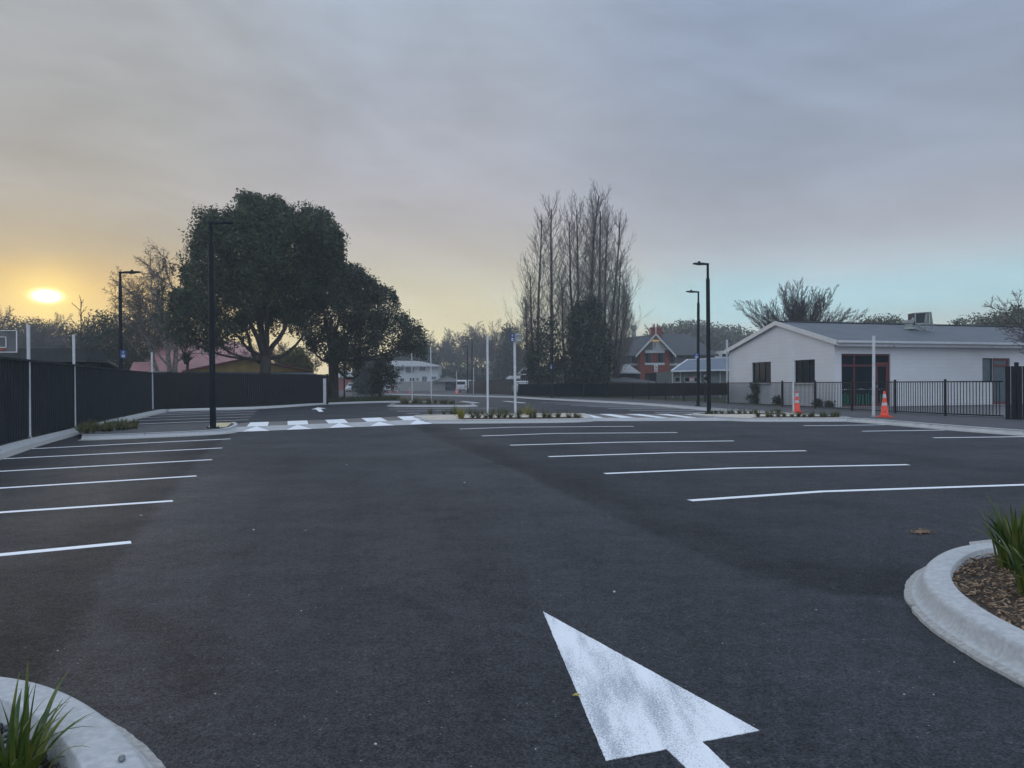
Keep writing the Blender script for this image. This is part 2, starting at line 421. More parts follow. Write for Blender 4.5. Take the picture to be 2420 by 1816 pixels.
M['cloth'] = mat("shade_cloth", (.006, .010, .016), (.010, .015, .022), 6, .9, spec=.06)
M['pole_white'] = mat("galvanised_white", (.55, .58, .62), (.66, .68, .71), 5, .4)
M['white_block'] = block_mat("painted_block", (.68, .70, .73), (.70, .72, .745), .80, .20, (.60, .62, .65), .008, .22)
M['white_trim'] = mat("white_trim", (.52, .55, .58), (.60, .63, .66), 3, .5)
M['roof_grey'] = ribbed_mat("roof_grey_iron", (.065, .078, .092), (.095, .108, .125), 2.0, 0)
M['roof_dark'] = mat("dark_tiles", (.030, .034, .040), (.055, .06, .068), 4, .7, .5, 12)
M['roof_blue'] = ribbed_mat("blue_grey_iron", (.05, .085, .13), (.08, .12, .175), 1.7, 0, rough=.4, bump=.8)
M['roof_pale'] = mat("pale_roof", (.22, .235, .24), (.31, .32, .325), 2, .6)
M['roof_pink'] = ribbed_mat("faded_red_iron", (.30, .125, .125), (.38, .19, .19), 1.6, 0, bump=.7)
M['brick'] = mat("red_brick", (.20, .052, .036), (.27, .08, .055), 6, .85, .3, 40)
M['wall_grey'] = mat("grey_weatherboard", (.11, .12, .125), (.16, .17, .175), 3, .7)
M['wall_blue'] = mat("blue_grey_wall", (.13, .155, .165), (.18, .205, .215), 2, .6)
M['wall_yellow'] = mat("ochre_wall", (.34, .24, .07), (.42, .30, .10), 2, .8)
M['wall_house'] = mat("pale_weatherboard", (.52, .56, .58), (.60, .63, .64), 2, .7)
M['maroon'] = mat("maroon_joinery", (.105, .018, .022), (.15, .03, .035), 5, .45)
M['glass'] = mat("window_glass", (.004, .013, .022), (.009, .022, .032), 2, .15, spec=.04)
M['glass_pale'] = mat("frosted_glass", (.06, .105, .125), (.09, .14, .16), 2, .25)
M['green'] = mat("green_cutout", (.0, .14, .07), (.0, .19, .11), 5, .7)
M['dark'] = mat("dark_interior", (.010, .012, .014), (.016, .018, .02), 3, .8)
M['dark_roof'] = mat("dark_shed_roof", (.030, .034, .034), (.045, .05, .05), 3, .7)
M['shed'] = mat("dark_shed_wall", (.016, .02, .02), (.028, .032, .032), 3, .8)
M['blue_sign'] = mat("blue_sign", (.02, .06, .22), (.03, .08, .27), 5, .4)
M['white_sign'] = mat("white_sign", (.74, .74, .76), (.8, .8, .8), 5, .5)
M['red_sign'] = mat("red_sign", (.5, .05, .08), (.6, .08, .1), 5, .5)
M['orange'] = mat("cone_orange", (.80, .055, .022), (.86, .08, .035), 6, .45, spec=.5)
M['reflect'] = mat("cone_sleeve", (.50, .50, .52), (.62, .62, .64), 14, .35)
M['leaf'] = mat("evergreen_leaf", (.020, .034, .014), (.050, .070, .024), 1.1, .6, contrast=(.38, .62), trans=.12)
M['leaf_b'] = mat("dark_leaf", (.016, .026, .014), (.036, .050, .022), 1.4, .6, contrast=(.38, .62), trans=.10)
M['leaf_ivy'] = mat("ivy_leaf", (.014, .026, .014), (.034, .052, .020), 1.3, .5, contrast=(.38, .62), trans=.08)
M['leaf_hill'] = mat("hill_leaf", (.045, .060, .030), (.10, .11, .05), .35, .8, contrast=(.38, .62))
M['leaf_olive'] = mat("olive_leaf", (.09, .10, .03), (.15, .15, .05), 1, .7, trans=.1)
M['bark'] = mat("dark_bark", (.030, .026, .023), (.065, .058, .05), 5, .9, .8, 20, stretch=(1, 1, .3))
M['bark_pale'] = mat("birch_bark", (.11, .10, .09), (.26, .24, .21), 5, .8, .5, 12)
M['twig'] = mat("bare_twig", (.06, .052, .048), (.11, .095, .085), 3, .9)
M['twig_poplar'] = mat("poplar_twig", (.12, .11, .10), (.21, .195, .175), 3, .9)
M['twig_far'] = mat("far_twig", (.06, .054, .05), (.10, .09, .08), 3, .9)
M['car_white'] = mat("white_car_paint", (.60, .62, .63), (.66, .68, .69), 2, .25, spec=.6)
M['car_dark'] = mat("dark_car_paint", (.012, .018, .022), (.02, .026, .03), 2, .25, spec=.6)
M['tyre'] = mat("tyre", (.012, .012, .013), (.02, .02, .02), 9, .9)
M['rim'] = mat("alloy_rim", (.3, .3, .31), (.4, .4, .4), 9, .3, metal=.8)
M['headlight'] = mat("headlight", (.6, .64, .66), (.7, .72, .72), 9, .1)
M['tail'] = mat("tail_light", (.35, .02, .02), (.45, .03, .03), 9, .2)
M['ac_grey'] = mat("galvanised_frame", (.27, .30, .29), (.36, .39, .38), 4, .5)
M['ac_dark'] = mat("louvre_dark", (.02, .03, .04), (.035, .045, .055), 5, .6)
M['fairy'] = mat("warm_bulb", (.9, .5, .2), emit=((1.0, .55, .18), 1.4))
M['leaf_yellow'] = mat("fallen_leaf", (.30, .24, .06), (.4, .3, .1), 30, .8)

# ------------------------------------------------------------------ setting: ground sheets
def sheet(name, pts, mat_, z=None, parent=None, kind=None, origin=None):
    """flat polygon, triangulated"""
    from mathutils.geometry import tessellate_polygon
    ps = [Vector(p) if z is None else Vector((p[0], p[1], z)) for p in pts]
    tris = tessellate_polygon([[Vector((p.x, p.y, 0)) for p in ps]])
    m = MB(); fs = []
    for t in tris:
        a, b, c = [ps[i] for i in t]
        fs.append(t if (b - a).cross(c - a).z > 0 else t[::-1])
    m.add(ps, fs)
    ar = sum(ps[i].x * ps[(i + 1) % len(ps)].y - ps[(i + 1) % len(ps)].x * ps[i].y for i in range(len(ps)))
    dn = [p - Vector((0, 0, .006)) for p in ps]; n_ = len(ps)
    m.add(ps + dn, [((i, n_ + i, n_ + (i + 1) % n_, (i + 1) % n_) if ar > 0 else (i, (i + 1) % n_, n_ + (i + 1) % n_, n_ + i)) for i in range(n_)])
    o = m.build(name, mat_, parent)
    if kind: o["kind"] = kind
    return o
ground = sheet("ground", [(-900, -100), (900, -100), (900, 1500), (-900, 1500)], M['ground'], 0.0, kind="structure")
lot = sheet("car_park", [(-45, -12), (40, -12), (60, 60), (70, 176), (-60, 176), (-45, 60)], M['asphalt'], 0.004, kind="structure")

def smooth_path(pts, n=8, closed=False):
    """Catmull-Rom through the points"""
    pts = [Vector(p) for p in pts]; out = []
    N = len(pts)
    for i in range(N if closed else N - 1):
        p0 = pts[(i - 1) % N] if closed or i > 0 else pts[0] * 2 - pts[1]
        p1 = pts[i]; p2 = pts[(i + 1) % N]
        p3 = pts[(i + 2) % N] if closed or i < N - 2 else pts[-1] * 2 - pts[-2]
        for k in range(n):
            t = k / n
            out.append(0.5 * ((2 * p1) + (p2 - p0) * t + (2 * p0 - 5 * p1 + 4 * p2 - p3) * t * t + (3 * p1 - p0 - 3 * p2 + p3) * t ** 3))
    if not closed: out.append(pts[-1])
    return out
def fair(pts, step=.05, iters=30):
    """even spacing, then relax, keeping the ends"""
    pts = [Vector(p) for p in pts]; d = [0]
    for i in range(1, len(pts)): d.append(d[-1] + (pts[i] - pts[i - 1]).length)
    n = max(8, int(d[-1] / step)); out = []; j = 0
    for k in range(n + 1):
        t = d[-1] * k / n
        while j < len(pts) - 2 and d[j + 1] < t: j += 1
        out.append(pts[j].lerp(pts[j + 1], (t - d[j]) / max(1e-9, d[j + 1] - d[j])))
    for _ in range(iters):
        out = [out[0]] + [(out[i - 1] + out[i] * 2 + out[i + 1]) / 4 for i in range(1, n)] + [out[-1]]
    return out
def ext(pts, a=0, b=0):
    """extend a ground polyline at its ends by a / b metres"""
    pts = [Vector(p) for p in pts]
    if a: pts = [pts[0] + (pts[0] - pts[1]).normalized() * a] + pts
    if b: pts = pts + [pts[-1] + (pts[-1] - pts[-2]).normalized() * b]
    return pts

# the tone of the later pour of asphalt in the left bays and in the wide centre block
seamL = [G(x, y) for x, y in [(175, 1480), (205, 1430), (262, 1345), (322, 1268), (372, 1200), (430, 1130), (470, 1085), (520, 1046), (545, 1026)]]
seamR = [G(x, y) for x, y in [(965, 1003), (1020, 1032), (1105, 1068), (1210, 1110), (1330, 1165), (1455, 1222), (1560, 1272), (1700, 1330), (1850, 1375), (2050, 1412), (2160, 1412)]]
def ribbon(name, pts, w, z, mt, parent, jitter=0.0, seed=1):
    rng = random.Random(seed); pts = [Vector((p[0], p[1], z)) for p in pts]
    m = MB(); vs = []
    for i, p in enumerate(pts):
        d = (pts[min(i + 1, len(pts) - 1)] - pts[max(i - 1, 0)]); n = Vector((-d.y, d.x, 0)).normalized()
        j = lambda: 1 + (rng.random() - .5) * 2 * jitter
        a, b = w / 2 * j(), w / 2 * j(); dz = Vector((0, 0, -.0045))
        vs += [p + n * (a + .002) + dz, p + n * a, p - n * b, p - n * (b + .002) + dz]
    m.add(vs, [(4 * i + k, 4 * i + k + 1, 4 * i + 5 + k, 4 * i + 4 + k) for i in range(len(pts) - 1) for k in range(3)])
    return m.build(name, mt, parent)
seam3 = [G(x, y) for x, y in [(1560, 998), (1640, 1010), (1740, 1028), (1850, 1044), (1990, 1062), (2200, 1085)]]
def pdist(P_, line):
    """signed distance of points to a polyline (positive to the right of its direction)"""
    best = np.full(len(P_), 1e9); sg = np.zeros(len(P_))
    for a, b in zip(line[:-1], line[1:]):
        a = np.array([a.x, a.y]); b = np.array([b.x, b.y]); ab = b - a; t = np.clip(((P_ - a) @ ab) / (ab @ ab), 0, 1)
        q = P_ - (a + t[:, None] * ab); d = np.linalg.norm(q, axis=1); k = d < best
        best[k] = d[k]; sg[k] = np.sign(-(ab[0] * (P_[k, 1] - a[1]) - ab[1] * (P_[k, 0] - a[0])))
    return best * sg
xs_ = np.arange(-17.5, 17.5, .075); ys_ = [0.6]
while ys_[-1] < 36: ys_.append(ys_[-1] + .045 + .006 * ys_[-1])
ys_ = np.array(ys_); XX, YY2 = np.meshgrid(xs_, ys_); PP = np.stack([XX.ravel(), YY2.ravel()], 1)
rg0 = np.random.default_rng(5)
def sm(x, a, b): t = np.clip((x - a) / (b - a), 0, 1); return t * t * (3 - 2 * t)
def wav(x, y, sc, sd):
    r_ = np.random.default_rng(sd); o = 0
    for k in range(7):
        a = r_.uniform(0, 6.28); f = sc * r_.uniform(.5, 2.2); o = o + np.sin(f * (x * math.cos(a) + y * math.sin(a)) + r_.uniform(0, 6.28) + 1.3 * np.sin(f * .6 * (y * math.cos(a) - x * math.sin(a))))
    return o / 7
x_, y_ = PP[:, 0], PP[:, 1]
jit = .06 * wav(x_, y_, 5, 1) + .03 * wav(x_, y_, 19, 2)
dL = pdist(PP, ext(smooth_path(seamL, 4), 3, 6)); dR = pdist(PP, ext(smooth_path(seamR, 4)[::-1], 0, 6)); d3 = pdist(PP, smooth_path(seam3, 3))
dL = -dL + jit; dR = dR + jit                         # positive = on the bay side
amp = .75 + .5 * wav(x_, y_, .9, 3)
tone = np.ones(len(PP))
left = np.where(dL < 0, 0, 1); tone *= 1 - .20 * sm(dL, -.03, .05)
tone *= 1 - .34 * amp * np.exp(-((dL - .24) / .38) ** 2) * sm(dL, -.06, .06)
tone *= 1 - .38 * amp * np.exp(-((dR - .34) / .50) ** 2) * sm(dR, -.06, .06)
tone *= 1 - .11 * sm(dR, -.03, .05)
tone *= 1 - .30 * np.exp(-((dL - .02) / .06) ** 2) * (.6 + .4 * wav(x_, y_, 8, 7)); tone *= 1 - .22 * np.exp(-((dR - .02) / .06) ** 2) * (.6 + .4 * wav(x_, y_, 8, 9)); tone *= 1 + .12 * np.exp(-(dR / .05) ** 2) * (wav(x_, y_, 8, 8) > 0)
tone *= 1 - .18 * np.exp(-(d3 / .5) ** 2) * amp
for ln, w_, a_ in (([(255, 1440), (330, 1462), (400, 1500), (440, 1560), (450, 1640)], .11, .22), ([(840, 1398), (900, 1402), (960, 1420), (1010, 1446), (1040, 1480)], .07, .26), ([(700, 1075), (640, 1180), (560, 1340), (470, 1600)], .14, .10),
                   ([(880, 1075), (850, 1180), (800, 1340), (760, 1600)], .14, .08), ([(950, 1080), (1010, 1200), (1100, 1330), (1230, 1460)], .12, .12), ([(1720, 1375), (1800, 1395), (1900, 1408), (2100, 1425)], .05, -.16), ([(1500, 1190), (1620, 1200), (1760, 1230)], .2, .14)):
    tone *= 1 - a_ * np.exp(-(pdist(PP, smooth_path([G(*q) for q in ln], 6)) / w_) ** 2)
cu, cv = x_ * .957 + y_ * .29, -x_ * .29 + y_ * .957      # across / along the paver's run
for sc, a_, sd in ((1.1, .07, 11), (3.1, .05, 12), (9, .03, 13)): tone *= 1 + a_ * wav(cu, cv * .07, sc, sd)
tone *= 1 + .10 * wav(x_, y_, .55, 21) + .07 * wav(x_, y_, 1.7, 22) + .04 * wav(x_, y_, 5, 23)
tone *= 1 - .20 * np.exp(-(((x_ + 1.9) / .9) ** 2 + ((y_ - 3.6) / .8) ** 2))
edge = np.minimum.reduce([sm(x_, -17.5, -15), sm(-x_, -17.4, -15), sm(-y_, -36, -30)]); tone = 1 + (tone - 1) * edge
nx, ny = len(xs_), len(ys_); me = bpy.data.meshes.new("asphalt_surface")
V_ = np.stack([x_, y_, np.full(len(x_), .0048)], 1).astype(np.float32); me.vertices.add(len(V_)); me.vertices.foreach_set("co", V_.ravel())
ii = (np.arange(ny - 1)[:, None] * nx + np.arange(nx - 1)[None]).ravel(); Q_ = np.stack([ii, ii + 1, ii + nx + 1, ii + nx], 1).astype(np.int32)
me.loops.add(Q_.size); me.loops.foreach_set("vertex_index", Q_.ravel()); me.polygons.add(len(Q_))
me.polygons.foreach_set("loop_start", np.arange(0, Q_.size, 4, dtype=np.int32)); me.polygons.foreach_set("loop_total", np.full(len(Q_), 4, dtype=np.int32)); me.update(calc_edges=True)
at_ = me.attributes.new("tone", 'FLOAT', 'POINT'); at_.data.foreach_set("value", tone.astype(np.float32))
struct(finish("asphalt_surface", me, asphalt_mat("asphalt_toned", 1.0, attr=True), None, None, False))

# ---- painted lines
def line(pix, w=.11, a=0, b=0, mt=None, name="parking_line", z=.0072):
    pts = ext([G(x, y) for x, y in pix], a, b)
    return ribbon(name, pts, w, z, mt or M['paint'], lot)
for pix in ([(0, 1313.4), (309.7, 1283.4)], [(0, 1212.7), (408.4, 1185.3)], [(0, 1155), (463.9, 1126.1)], [(0, 1115.2), (500.9, 1087.4)], [(0, 1085.8), (525, 1059.7)]):
    line(pix, a=2.2)
line([(67.3, 1062.2), (300, 1050), (544.6, 1038.1)])
line([(1629.8, 1184.5), (1942.5, 1163), (2420, 1147)], b=.6)
for pix in ([(1428.4, 1120.6), (1737.5, 1107.5), (2146, 1099.4)], [(1295.8, 1080.3), (1583.7, 1071.2), (1904.4, 1066.4)], [(1205, 1053.2), (1459, 1046.2), (1733.8, 1043)],
            [(1138.4, 1031.3), (1312.7, 1025.2), (1600.5, 1023.2)], [(1086.4, 1014.8), (1210, 1010.5), (1497.2, 1008.4)]):
    line(pix)
line([(1898.8, 1007), (2164.7, 1004)]); line([(2036.5, 1020), (2324.5, 1016)]); line([(2205.8, 1035.6), (2420, 1033)], b=1.5)
for pix in ([(322, 1003), (586, 992.7)], [(317, 995.2), (593, 986)], [(336, 988), (600, 979)], [(361.6, 982), (605, 973)], [(378, 978), (610, 968)], [(392, 973.6), (612, 964.6)]):
    line(pix, w=.1)
for pix in ([(919, 967.4), (1060, 965.5), (1176.5, 965)], [(939, 972.6), (1075.6, 970.5)], [(961.7, 977.8), (992, 977.2)],
            [(1282, 952.3), (1440, 953.4)], [(1314, 955.5), (1530, 957.6)], [(1350, 959), (1560, 961)], [(1389, 961.6), (1610, 964)], [(1437, 965.6), (1655, 967.5)], [(1489, 970.3), (1690, 971.3)], [(1547, 975.6), (1673, 975.6)]):
    line(pix, w=.10)
line([(1090.8, 948.8), (1131, 953)], w=.28); line([(1191.7, 948.8), (1241.6, 953)], w=.28)
for x0, x1 in ((884, 896), (905, 914), (923, 933), (942, 952), (960, 972)):
    line([(x0, 933.6), (x1, 933.4)], w=.5, mt=M['tactile'], name="road_dash")
line([(820, 934.2), (882, 933.8)], w=.3); line([(985, 934), (1200, 935.5)], w=.2)

# ---- direction arrows
A = [(1283.3, 1445.3), (1432.2, 1797.8), (1575.2, 1770.2), (1622, 1815), (1724.6, 1815), (1658.8, 1752.2), (1795, 1726.4)]
ag = [G(x, y, .0072) for x, y in A]
d1 = (ag[3] - ag[2]).normalized() * .9; d2 = (ag[4] - ag[5]).normalized() * .9
apoly = [ag[0], ag[1], ag[2], ag[2] + d1, ag[5] + d2, ag[5], ag[6]]
rr0 = random.Random(2); rag = []
for i in range(7):
    a, b = apoly[i], apoly[(i + 1) % 7]; n_ = max(2, int((b - a).length / .008)); nn = Vector((-(b - a).y, (b - a).x, 0)).normalized(); o_ = 0
    for k in range(n_):
        o_ = o_ * .55 + rr0.uniform(-.0010, .0010) * (2.2 if rr0.random() < .06 else 1); rag.append(a.lerp(b, k / n_) + nn * (o_ if k else 0))
apoly = rag
sheet("direction_arrow", apoly, M['paint_worn'], parent=lot)
r2 = lambda x, y: (480 + x * .2893, 940 + y * .2893)
far = [r2(*q) for q in [(884, 97), (938, 80), (1004, 89), (958, 91), (984, 114), (948, 116), (918, 94)]]
sheet("direction_arrow", [G(x, y, .0072) for x, y in far], M['paint_clean'], parent=lot)

# ---- kerbs
FP = 0.12
def kerb(name, path, side=1, h=.12, w=.15, lip=.28, lipj=0.0, mt=None, seed=0, z0=.004, liph=.02):
    """path = face-top line in plan; side=+1: road lies to the left of the path direction"""
    rng = random.Random(seed)
    pts = [Vector((p[0], p[1], 0)) for p in path]
    prof = [(-w, 0.0), (-w, h - .004), (-w + .008, h), (-.028, h), (-.010, h - .007), (0, h - .025), (.014, h * .55), (.030, .045), (.055, liph + .008), (.09, liph), (lip, liph - .008 if lip > .1 else liph), (lip, -.004)]
    n = len(prof); vs = []; fs = []; ms = []
    off = 0.0
    for i, p in enumerate(pts):
        a = (p - pts[i - 1]).normalized() if i > 0 else None
        b = (pts[i + 1] - p).normalized() if i < len(pts) - 1 else None
        d = ((a or b) + (b or a)); d.normalize()
        nn = Vector((-d.y, d.x, 0)) * side
        off = off * .75 + (rng.random() - .5) * lipj * .7
        for k, (o, z) in enumerate(prof):
            oo = o + (off if k >= n - 2 and lipj else 0)
            q = p + nn * oo; vs.append((q.x, q.y, z + z0))
    for i in range(len(pts) - 1):
        for k in range(n - 1):
            a, b_, c, d_ = i * n + k, i * n + k + 1, (i + 1) * n + k + 1, (i + 1) * n + k
            fs.append((a, b_, c, d_) if side > 0 else (a, d_, c, b_)); ms.append(1 if k >= 8 else 0)
    m = MB(); m.v = vs; m.f = fs; m.m = ms
    m.f.append(tuple(range(n))[::-1]); m.m.append(0); m.f.append(tuple((len(pts) - 1) * n + k for k in range(n))); m.m.append(0)
    run = 1.3
    for i in range(1, len(pts) - 1):
        run += (pts[i] - pts[i - 1]).length
        if run < 2.6 or seed: continue
        run = 0; d = (pts[i + 1] - pts[i]).normalized() * .006; nn = Vector((-d.y, d.x, 0)).normalized() * side; b_ = len(m.v)
        for s_ in (-1, 1):
            for o_, z_ in prof[1:7]:
                q = pts[i] + d * s_ + nn * (o_ + (.0025 if o_ > -.02 else 0)); m.v.append((q.x, q.y, z_ + z0 + .002))
        for k in range(5): m.f.append((b_ + k, b_ + k + 1, b_ + 7 + k, b_ + 6 + k)); m.m.append(2)
    o = m.build(name, [mt or M['concrete_wet'], M['lip'], M['seam']], smooth=False)
    for poly in o.data.polygons: poly.use_smooth = len(poly.vertices) == 4
    o["kind"] = "structure"; return o
def gz(lst, z=FP): return [G(x, y, z) for x, y in lst]

# near right island
outR = gz([(2292, 1284), (2249.6, 1292.5), (2207, 1313.7), (2183, 1332), (2174, 1350.8), (2177, 1372), (2188, 1390.6), (2212.5, 1414.4), (2249.6, 1441), (2292, 1467.4), (2345, 1494), (2420, 1530)], .13)
pR = ext(outR, 0, 1.3)
pR = [pR[0] + Vector((2.2, .35, 0)), pR[0] + Vector((.9, .16, 0))] + pR
pR = fair(smooth_path(pR, 10), .04, 60)
kerb("kerb", pR, side=-1, h=.13, w=.155, lip=.095, lipj=.012, seed=5)
inR = [p + (Vector((-(pR[min(i + 1, len(pR) - 1)] - pR[max(i - 1, 0)]).y, (pR[min(i + 1, len(pR) - 1)] - pR[max(i - 1, 0)]).x, 0)).normalized() * .15) for i, p in enumerate(pR)]
bedR = [(p.x, p.y) for p in inR] + [(inR[-1].x + 2.0, inR[-1].y + .3), (inR[0].x + .5, inR[0].y)]
sheet("soil", bedR, M['mulch_soil'], .075, kind="structure")
kerb_pad = sheet("gutter", [G(2290, 1281, .022), G(2293, 1290, .022), G(2385, 1287, .022), G(2420, 1280, .022), G(2380, 1271, .022)], M['lip'], kind="structure")
# near left island
outL = gz([(0, 1590), (57, 1599.9), (114, 1615), (171, 1636), (233.6, 1674), (275, 1704), (313, 1743), (338, 1777), (359, 1816)], .13)
pL = smooth_path(ext([outL[0] + Vector((-1.1, -.12, 0)), outL[0] + Vector((-.5, .0, 0))] + outL, 0, .5), 10); pL = fair(pL, .03, 60)
kerb("kerb", pL, side=1, h=.13, w=.17, lip=.095, lipj=.010, seed=6)
inL = [p - (Vector((-(pL[min(i + 1, len(pL) - 1)] - pL[max(i - 1, 0)]).y, (pL[min(i + 1, len(pL) - 1)] - pL[max(i - 1, 0)]).x, 0)).normalized() * .165) for i, p in enumerate(pL)]
bedL = [(p.x, p.y) for p in inL] + [(inL[0].x, inL[-1].y)]
sheet("soil", bedL, M['mulch_soil'], .014, kind="structure")

# long kerb along the left fence, back kerb, and the other kerbs
k1 = ext(gz([(0, 1060), (70, 1039.5), (179.4, 1013.4), (266, 993), (384, 968)]), 12, 0)
k2 = gz([(384, 968), (480, 965.2), (624.6, 961), (747.6, 953.5), (847, 949.8), (954.5, 947.6), (1010, 947.9)])
corner = smooth_path([k1[-2], k1[-2].lerp(k1[-1], .93), k1[-1] + Vector((.35, .0, 0)), k2[0].lerp(k2[1], .3), k2[1]], 5)
kerb("kerb", smooth_path(k1[:-1], 3)[:-1] + corner + smooth_path(k2[1:], 3)[1:], side=-1, lip=.30, lipj=.01)
k3 = smooth_path(gz([(193.4, 1029), (238, 1028.2), (364, 1023.5), (476.5, 1018.5), (527, 1015), (549.4, 1010), (563, 1003), (557, 998)]), 6)
kerb("kerb", k3, side=-1, lip=.22, w=.13)
k5 = ext(gz([(1088.6, 934.6), (1208, 937.2), (1280, 941), (1440, 948.6), (1554, 954.9), (1668, 964), (1763, 969.6), (1860, 975.6)]), 30, 0)
kerb("kerb", smooth_path(k5, 3), side=-1, lip=.3)
k6 = ext(gz([(1997, 987.2), (2011, 988.6), (2071, 992), (2274, 1007.8), (2420, 1018)]), 0, 9)
kerb("kerb", smooth_path(k6, 3), side=-1, lip=.3, mt=M['concrete'])
# islands
def island(outline_px, name_in, mt_in, w=.14, lip=.2, z=FP):
    pts = smooth_path(gz(outline_px, z), 4, closed=True)
    ar = sum(pts[i].x * pts[(i + 1) % len(pts)].y - pts[(i + 1) % len(pts)].x * pts[i].y for i in range(len(pts)))
    side = -1 if ar > 0 else 1
    kerb("kerb", pts + [pts[0]], side=side, lip=lip, w=w)
    s = sheet(name_in, [(p.x, p.y) for p in pts], mt_in, z - .003, kind="structure")
    return pts
islC = island([(1010, 992.8), (1060, 993.2), (1235, 992), (1345, 990.6), (1385, 988.8), (1399, 986), (1385, 979.2), (1350, 976.8), (1070, 978.4), (990, 981.2), (978, 984), (992, 988)], "paving", M['beige'])
islF = island([(930, 957), (1028, 957.4), (1112, 957), (1118, 953.8), (1085, 951), (1000, 950.5), (950, 951), (928, 953.6)], "soil", M['mulch_soil'])
islR = island([(1640, 980), (1700, 985.2), (1752, 987.8), (1798, 988.8), (1900, 988.6), (2004, 988), (1990, 984), (1900, 977.6), (1800, 975.4), (1655, 976.6), (1636, 978)], "paving", M['beige'])
def strip(px, name="soil", z=FP + .002, mt=None):
    return sheet(name, gz(px, z), mt or M['mulch_soil'], kind="structure")
strip([(1085, 991.2), (1235, 990.4), (1345, 989), (1380, 987.2), (1375, 984.8), (1235, 986.5), (1100, 988)])
strip([(985, 982.2), (1070, 979.8), (1240, 978.6), (1240, 977.9), (1060, 979)])
strip([(1650, 977.6), (1668, 979), (1860, 978.4), (1850, 976.4), (1665, 976.9)])
strip([(1775, 987.2), (1985, 986.8), (1960, 983.6), (1800, 984.2)])
# spur path beside the crossing and its tactile paving
spur = [(p.x, p.y) for p in k3] + [tuple(G(470, 1000.5, FP).xy), tuple(G(333.6, 1006, FP).xy), tuple(G(262, 1000, FP).xy), tuple(G(185, 1020, FP).xy)]
sheet("footpath", spur, M['path'], FP - .002, kind="structure")
tp = gz([(490.5, 1011.2), (501.7, 1000.2), (548, 999.2), (534, 1009.9)], FP + .006)
tac = MB(); tac.slab(tp, .006)
for k in range(9):
    u = (k + .5) / 9
    a = tp[0].lerp(tp[3], u); b = tp[1].lerp(tp[2], u)
    tac.bar(a + Vector((0, 0, .002)), b + Vector((0, 0, .002)), .035, .008)
tac.build("tactile_paving", M['tactile'])["kind"] = "structure"
# left planted verge between kerb and fence, and behind the back kerb
strip([(-60, 1068), (0, 1054), (70, 1035), (179, 1010), (266, 990.5), (384, 966.2), (360, 962), (280, 974), (60, 1022), (-60, 1050)], "soil", FP - .01)
vg = gz([(384, 966.8), (480, 964), (624, 959.8), (747, 952.2), (847, 948.4), (954, 946.2), (1010, 946.4), (1012, 941), (960, 938.5), (800, 938.8), (770, 944), (600, 952), (365, 960)], FP - .006)
sheet("grass_verge", vg, M['grass'], kind="structure")
strip([(830, 946.5), (1005, 945.8), (1005, 941.5), (850, 942)], "soil", FP + .0)
# crossing with ramp, left
rear = [(555, 1009.8), (583.3, 1008.3), (632.5, 1006.6), (679.6, 1004.7), (728.8, 1002.8), (776.5, 1001), (823.7, 999.2), (867.7, 997.2), (915.4, 995.2), (954.5, 993.4), (1015, 991)]
front = [(529.2 + (1054.3 - 529.2) * i / 10, 1022.5 + (1000.8 - 1022.5) * i / 10) for i in range(11)]
back = [(566, 1000.4), (591.4, 998.9), (635.4, 997.3), (679.6, 995.7), (725.9, 994), (768.4, 992.6), (812.7, 990.6), (854, 988.8), (899.5, 986.8), (938.5, 985), (985, 983)]
PZ = .08
m = MB(); vs = gz(front, .010) + gz(rear, PZ)
m.add(vs, [(i, i + 1, 12 + i, 11 + i) for i in range(10)])
ramp_o = m.build("crossing_ramp", M['ramp']); ramp_o["kind"] = "structure"
m = MB(); vs = gz(rear, PZ) + gz(back, PZ); m.add(vs, [(i, i + 1, 12 + i, 11 + i) for i in range(10)])
plat = m.build("crossing_platform", M['stamped']); plat["kind"] = "structure"
for q in ([(357, 236), (527, 233), (537, 198), (385, 203)], [(690, 223), (860, 217), (850, 187), (690, 192)], [(1025, 211), (1188, 206), (1150, 175), (997, 183)],
          [(1340, 197), (1505, 190), (1450, 163), (1293, 168)], [(1640, 184), (1830, 178), (1725, 150), (1585, 155)]):
    sheet("crossing_square", [G(*r2(*p), PZ + .004) for p in q], M['paint_clean'], parent=plat)
for q in ([(318, 277), (540, 270), (435, 235)], [(683, 263), (888, 255), (770, 222)], [(1030, 246), (1228, 240), (1112, 208)], [(1365, 233), (1560, 225), (1437, 197)], [(1690, 218), (1870, 212), (1745, 182)]):
    a, b, c = [r2(*p) for p in q]
    sheet("ramp_triangle", [G(*a, .020), G(*b, .020), G(*c, PZ + .004)], M['paint_clean'], parent=ramp_o)
# crossing, right
fr = [(1386, 995.8), (1520, 995.4), (1660, 995.0), (1796, 994.6)]; rr_ = [(1398, 987.6), (1520, 987.5), (1640, 987.4), (1750, 987.4)]; bb = [(1380, 978.6), (1460, 978.5), (1560, 978.4), (1640, 978.4)]
m = MB(); m.add(gz(fr, .010) + gz(rr_, PZ), [(i, i + 1, 5 + i, 4 + i) for i in range(3)])
m.build("crossing_ramp", M['ramp'])["kind"] = "structure"
m = MB(); m.add(gz(rr_, PZ) + gz(bb, PZ), [(i, i + 1, 5 + i, 4 + i) for i in range(3)])
plat2 = m.build("crossing_platform", M['stamped']); plat2["kind"] = "structure"
for t0, t1, b0, b1 in ((1381, 1386, 1402, 1426), (1416, 1444, 1466, 1500), (1480, 1513, 1552, 1576), (1551, 1578, 1622, 1645), (1617, 1640, 1692, 1714)):
    sheet("crossing_stripe", [G(t0, 979, PZ + .004), G(t1, 979, PZ + .004), G(b1, 987.2, PZ + .004), G(b0, 987.2, PZ + .004)], M['paint_clean'], parent=plat2)
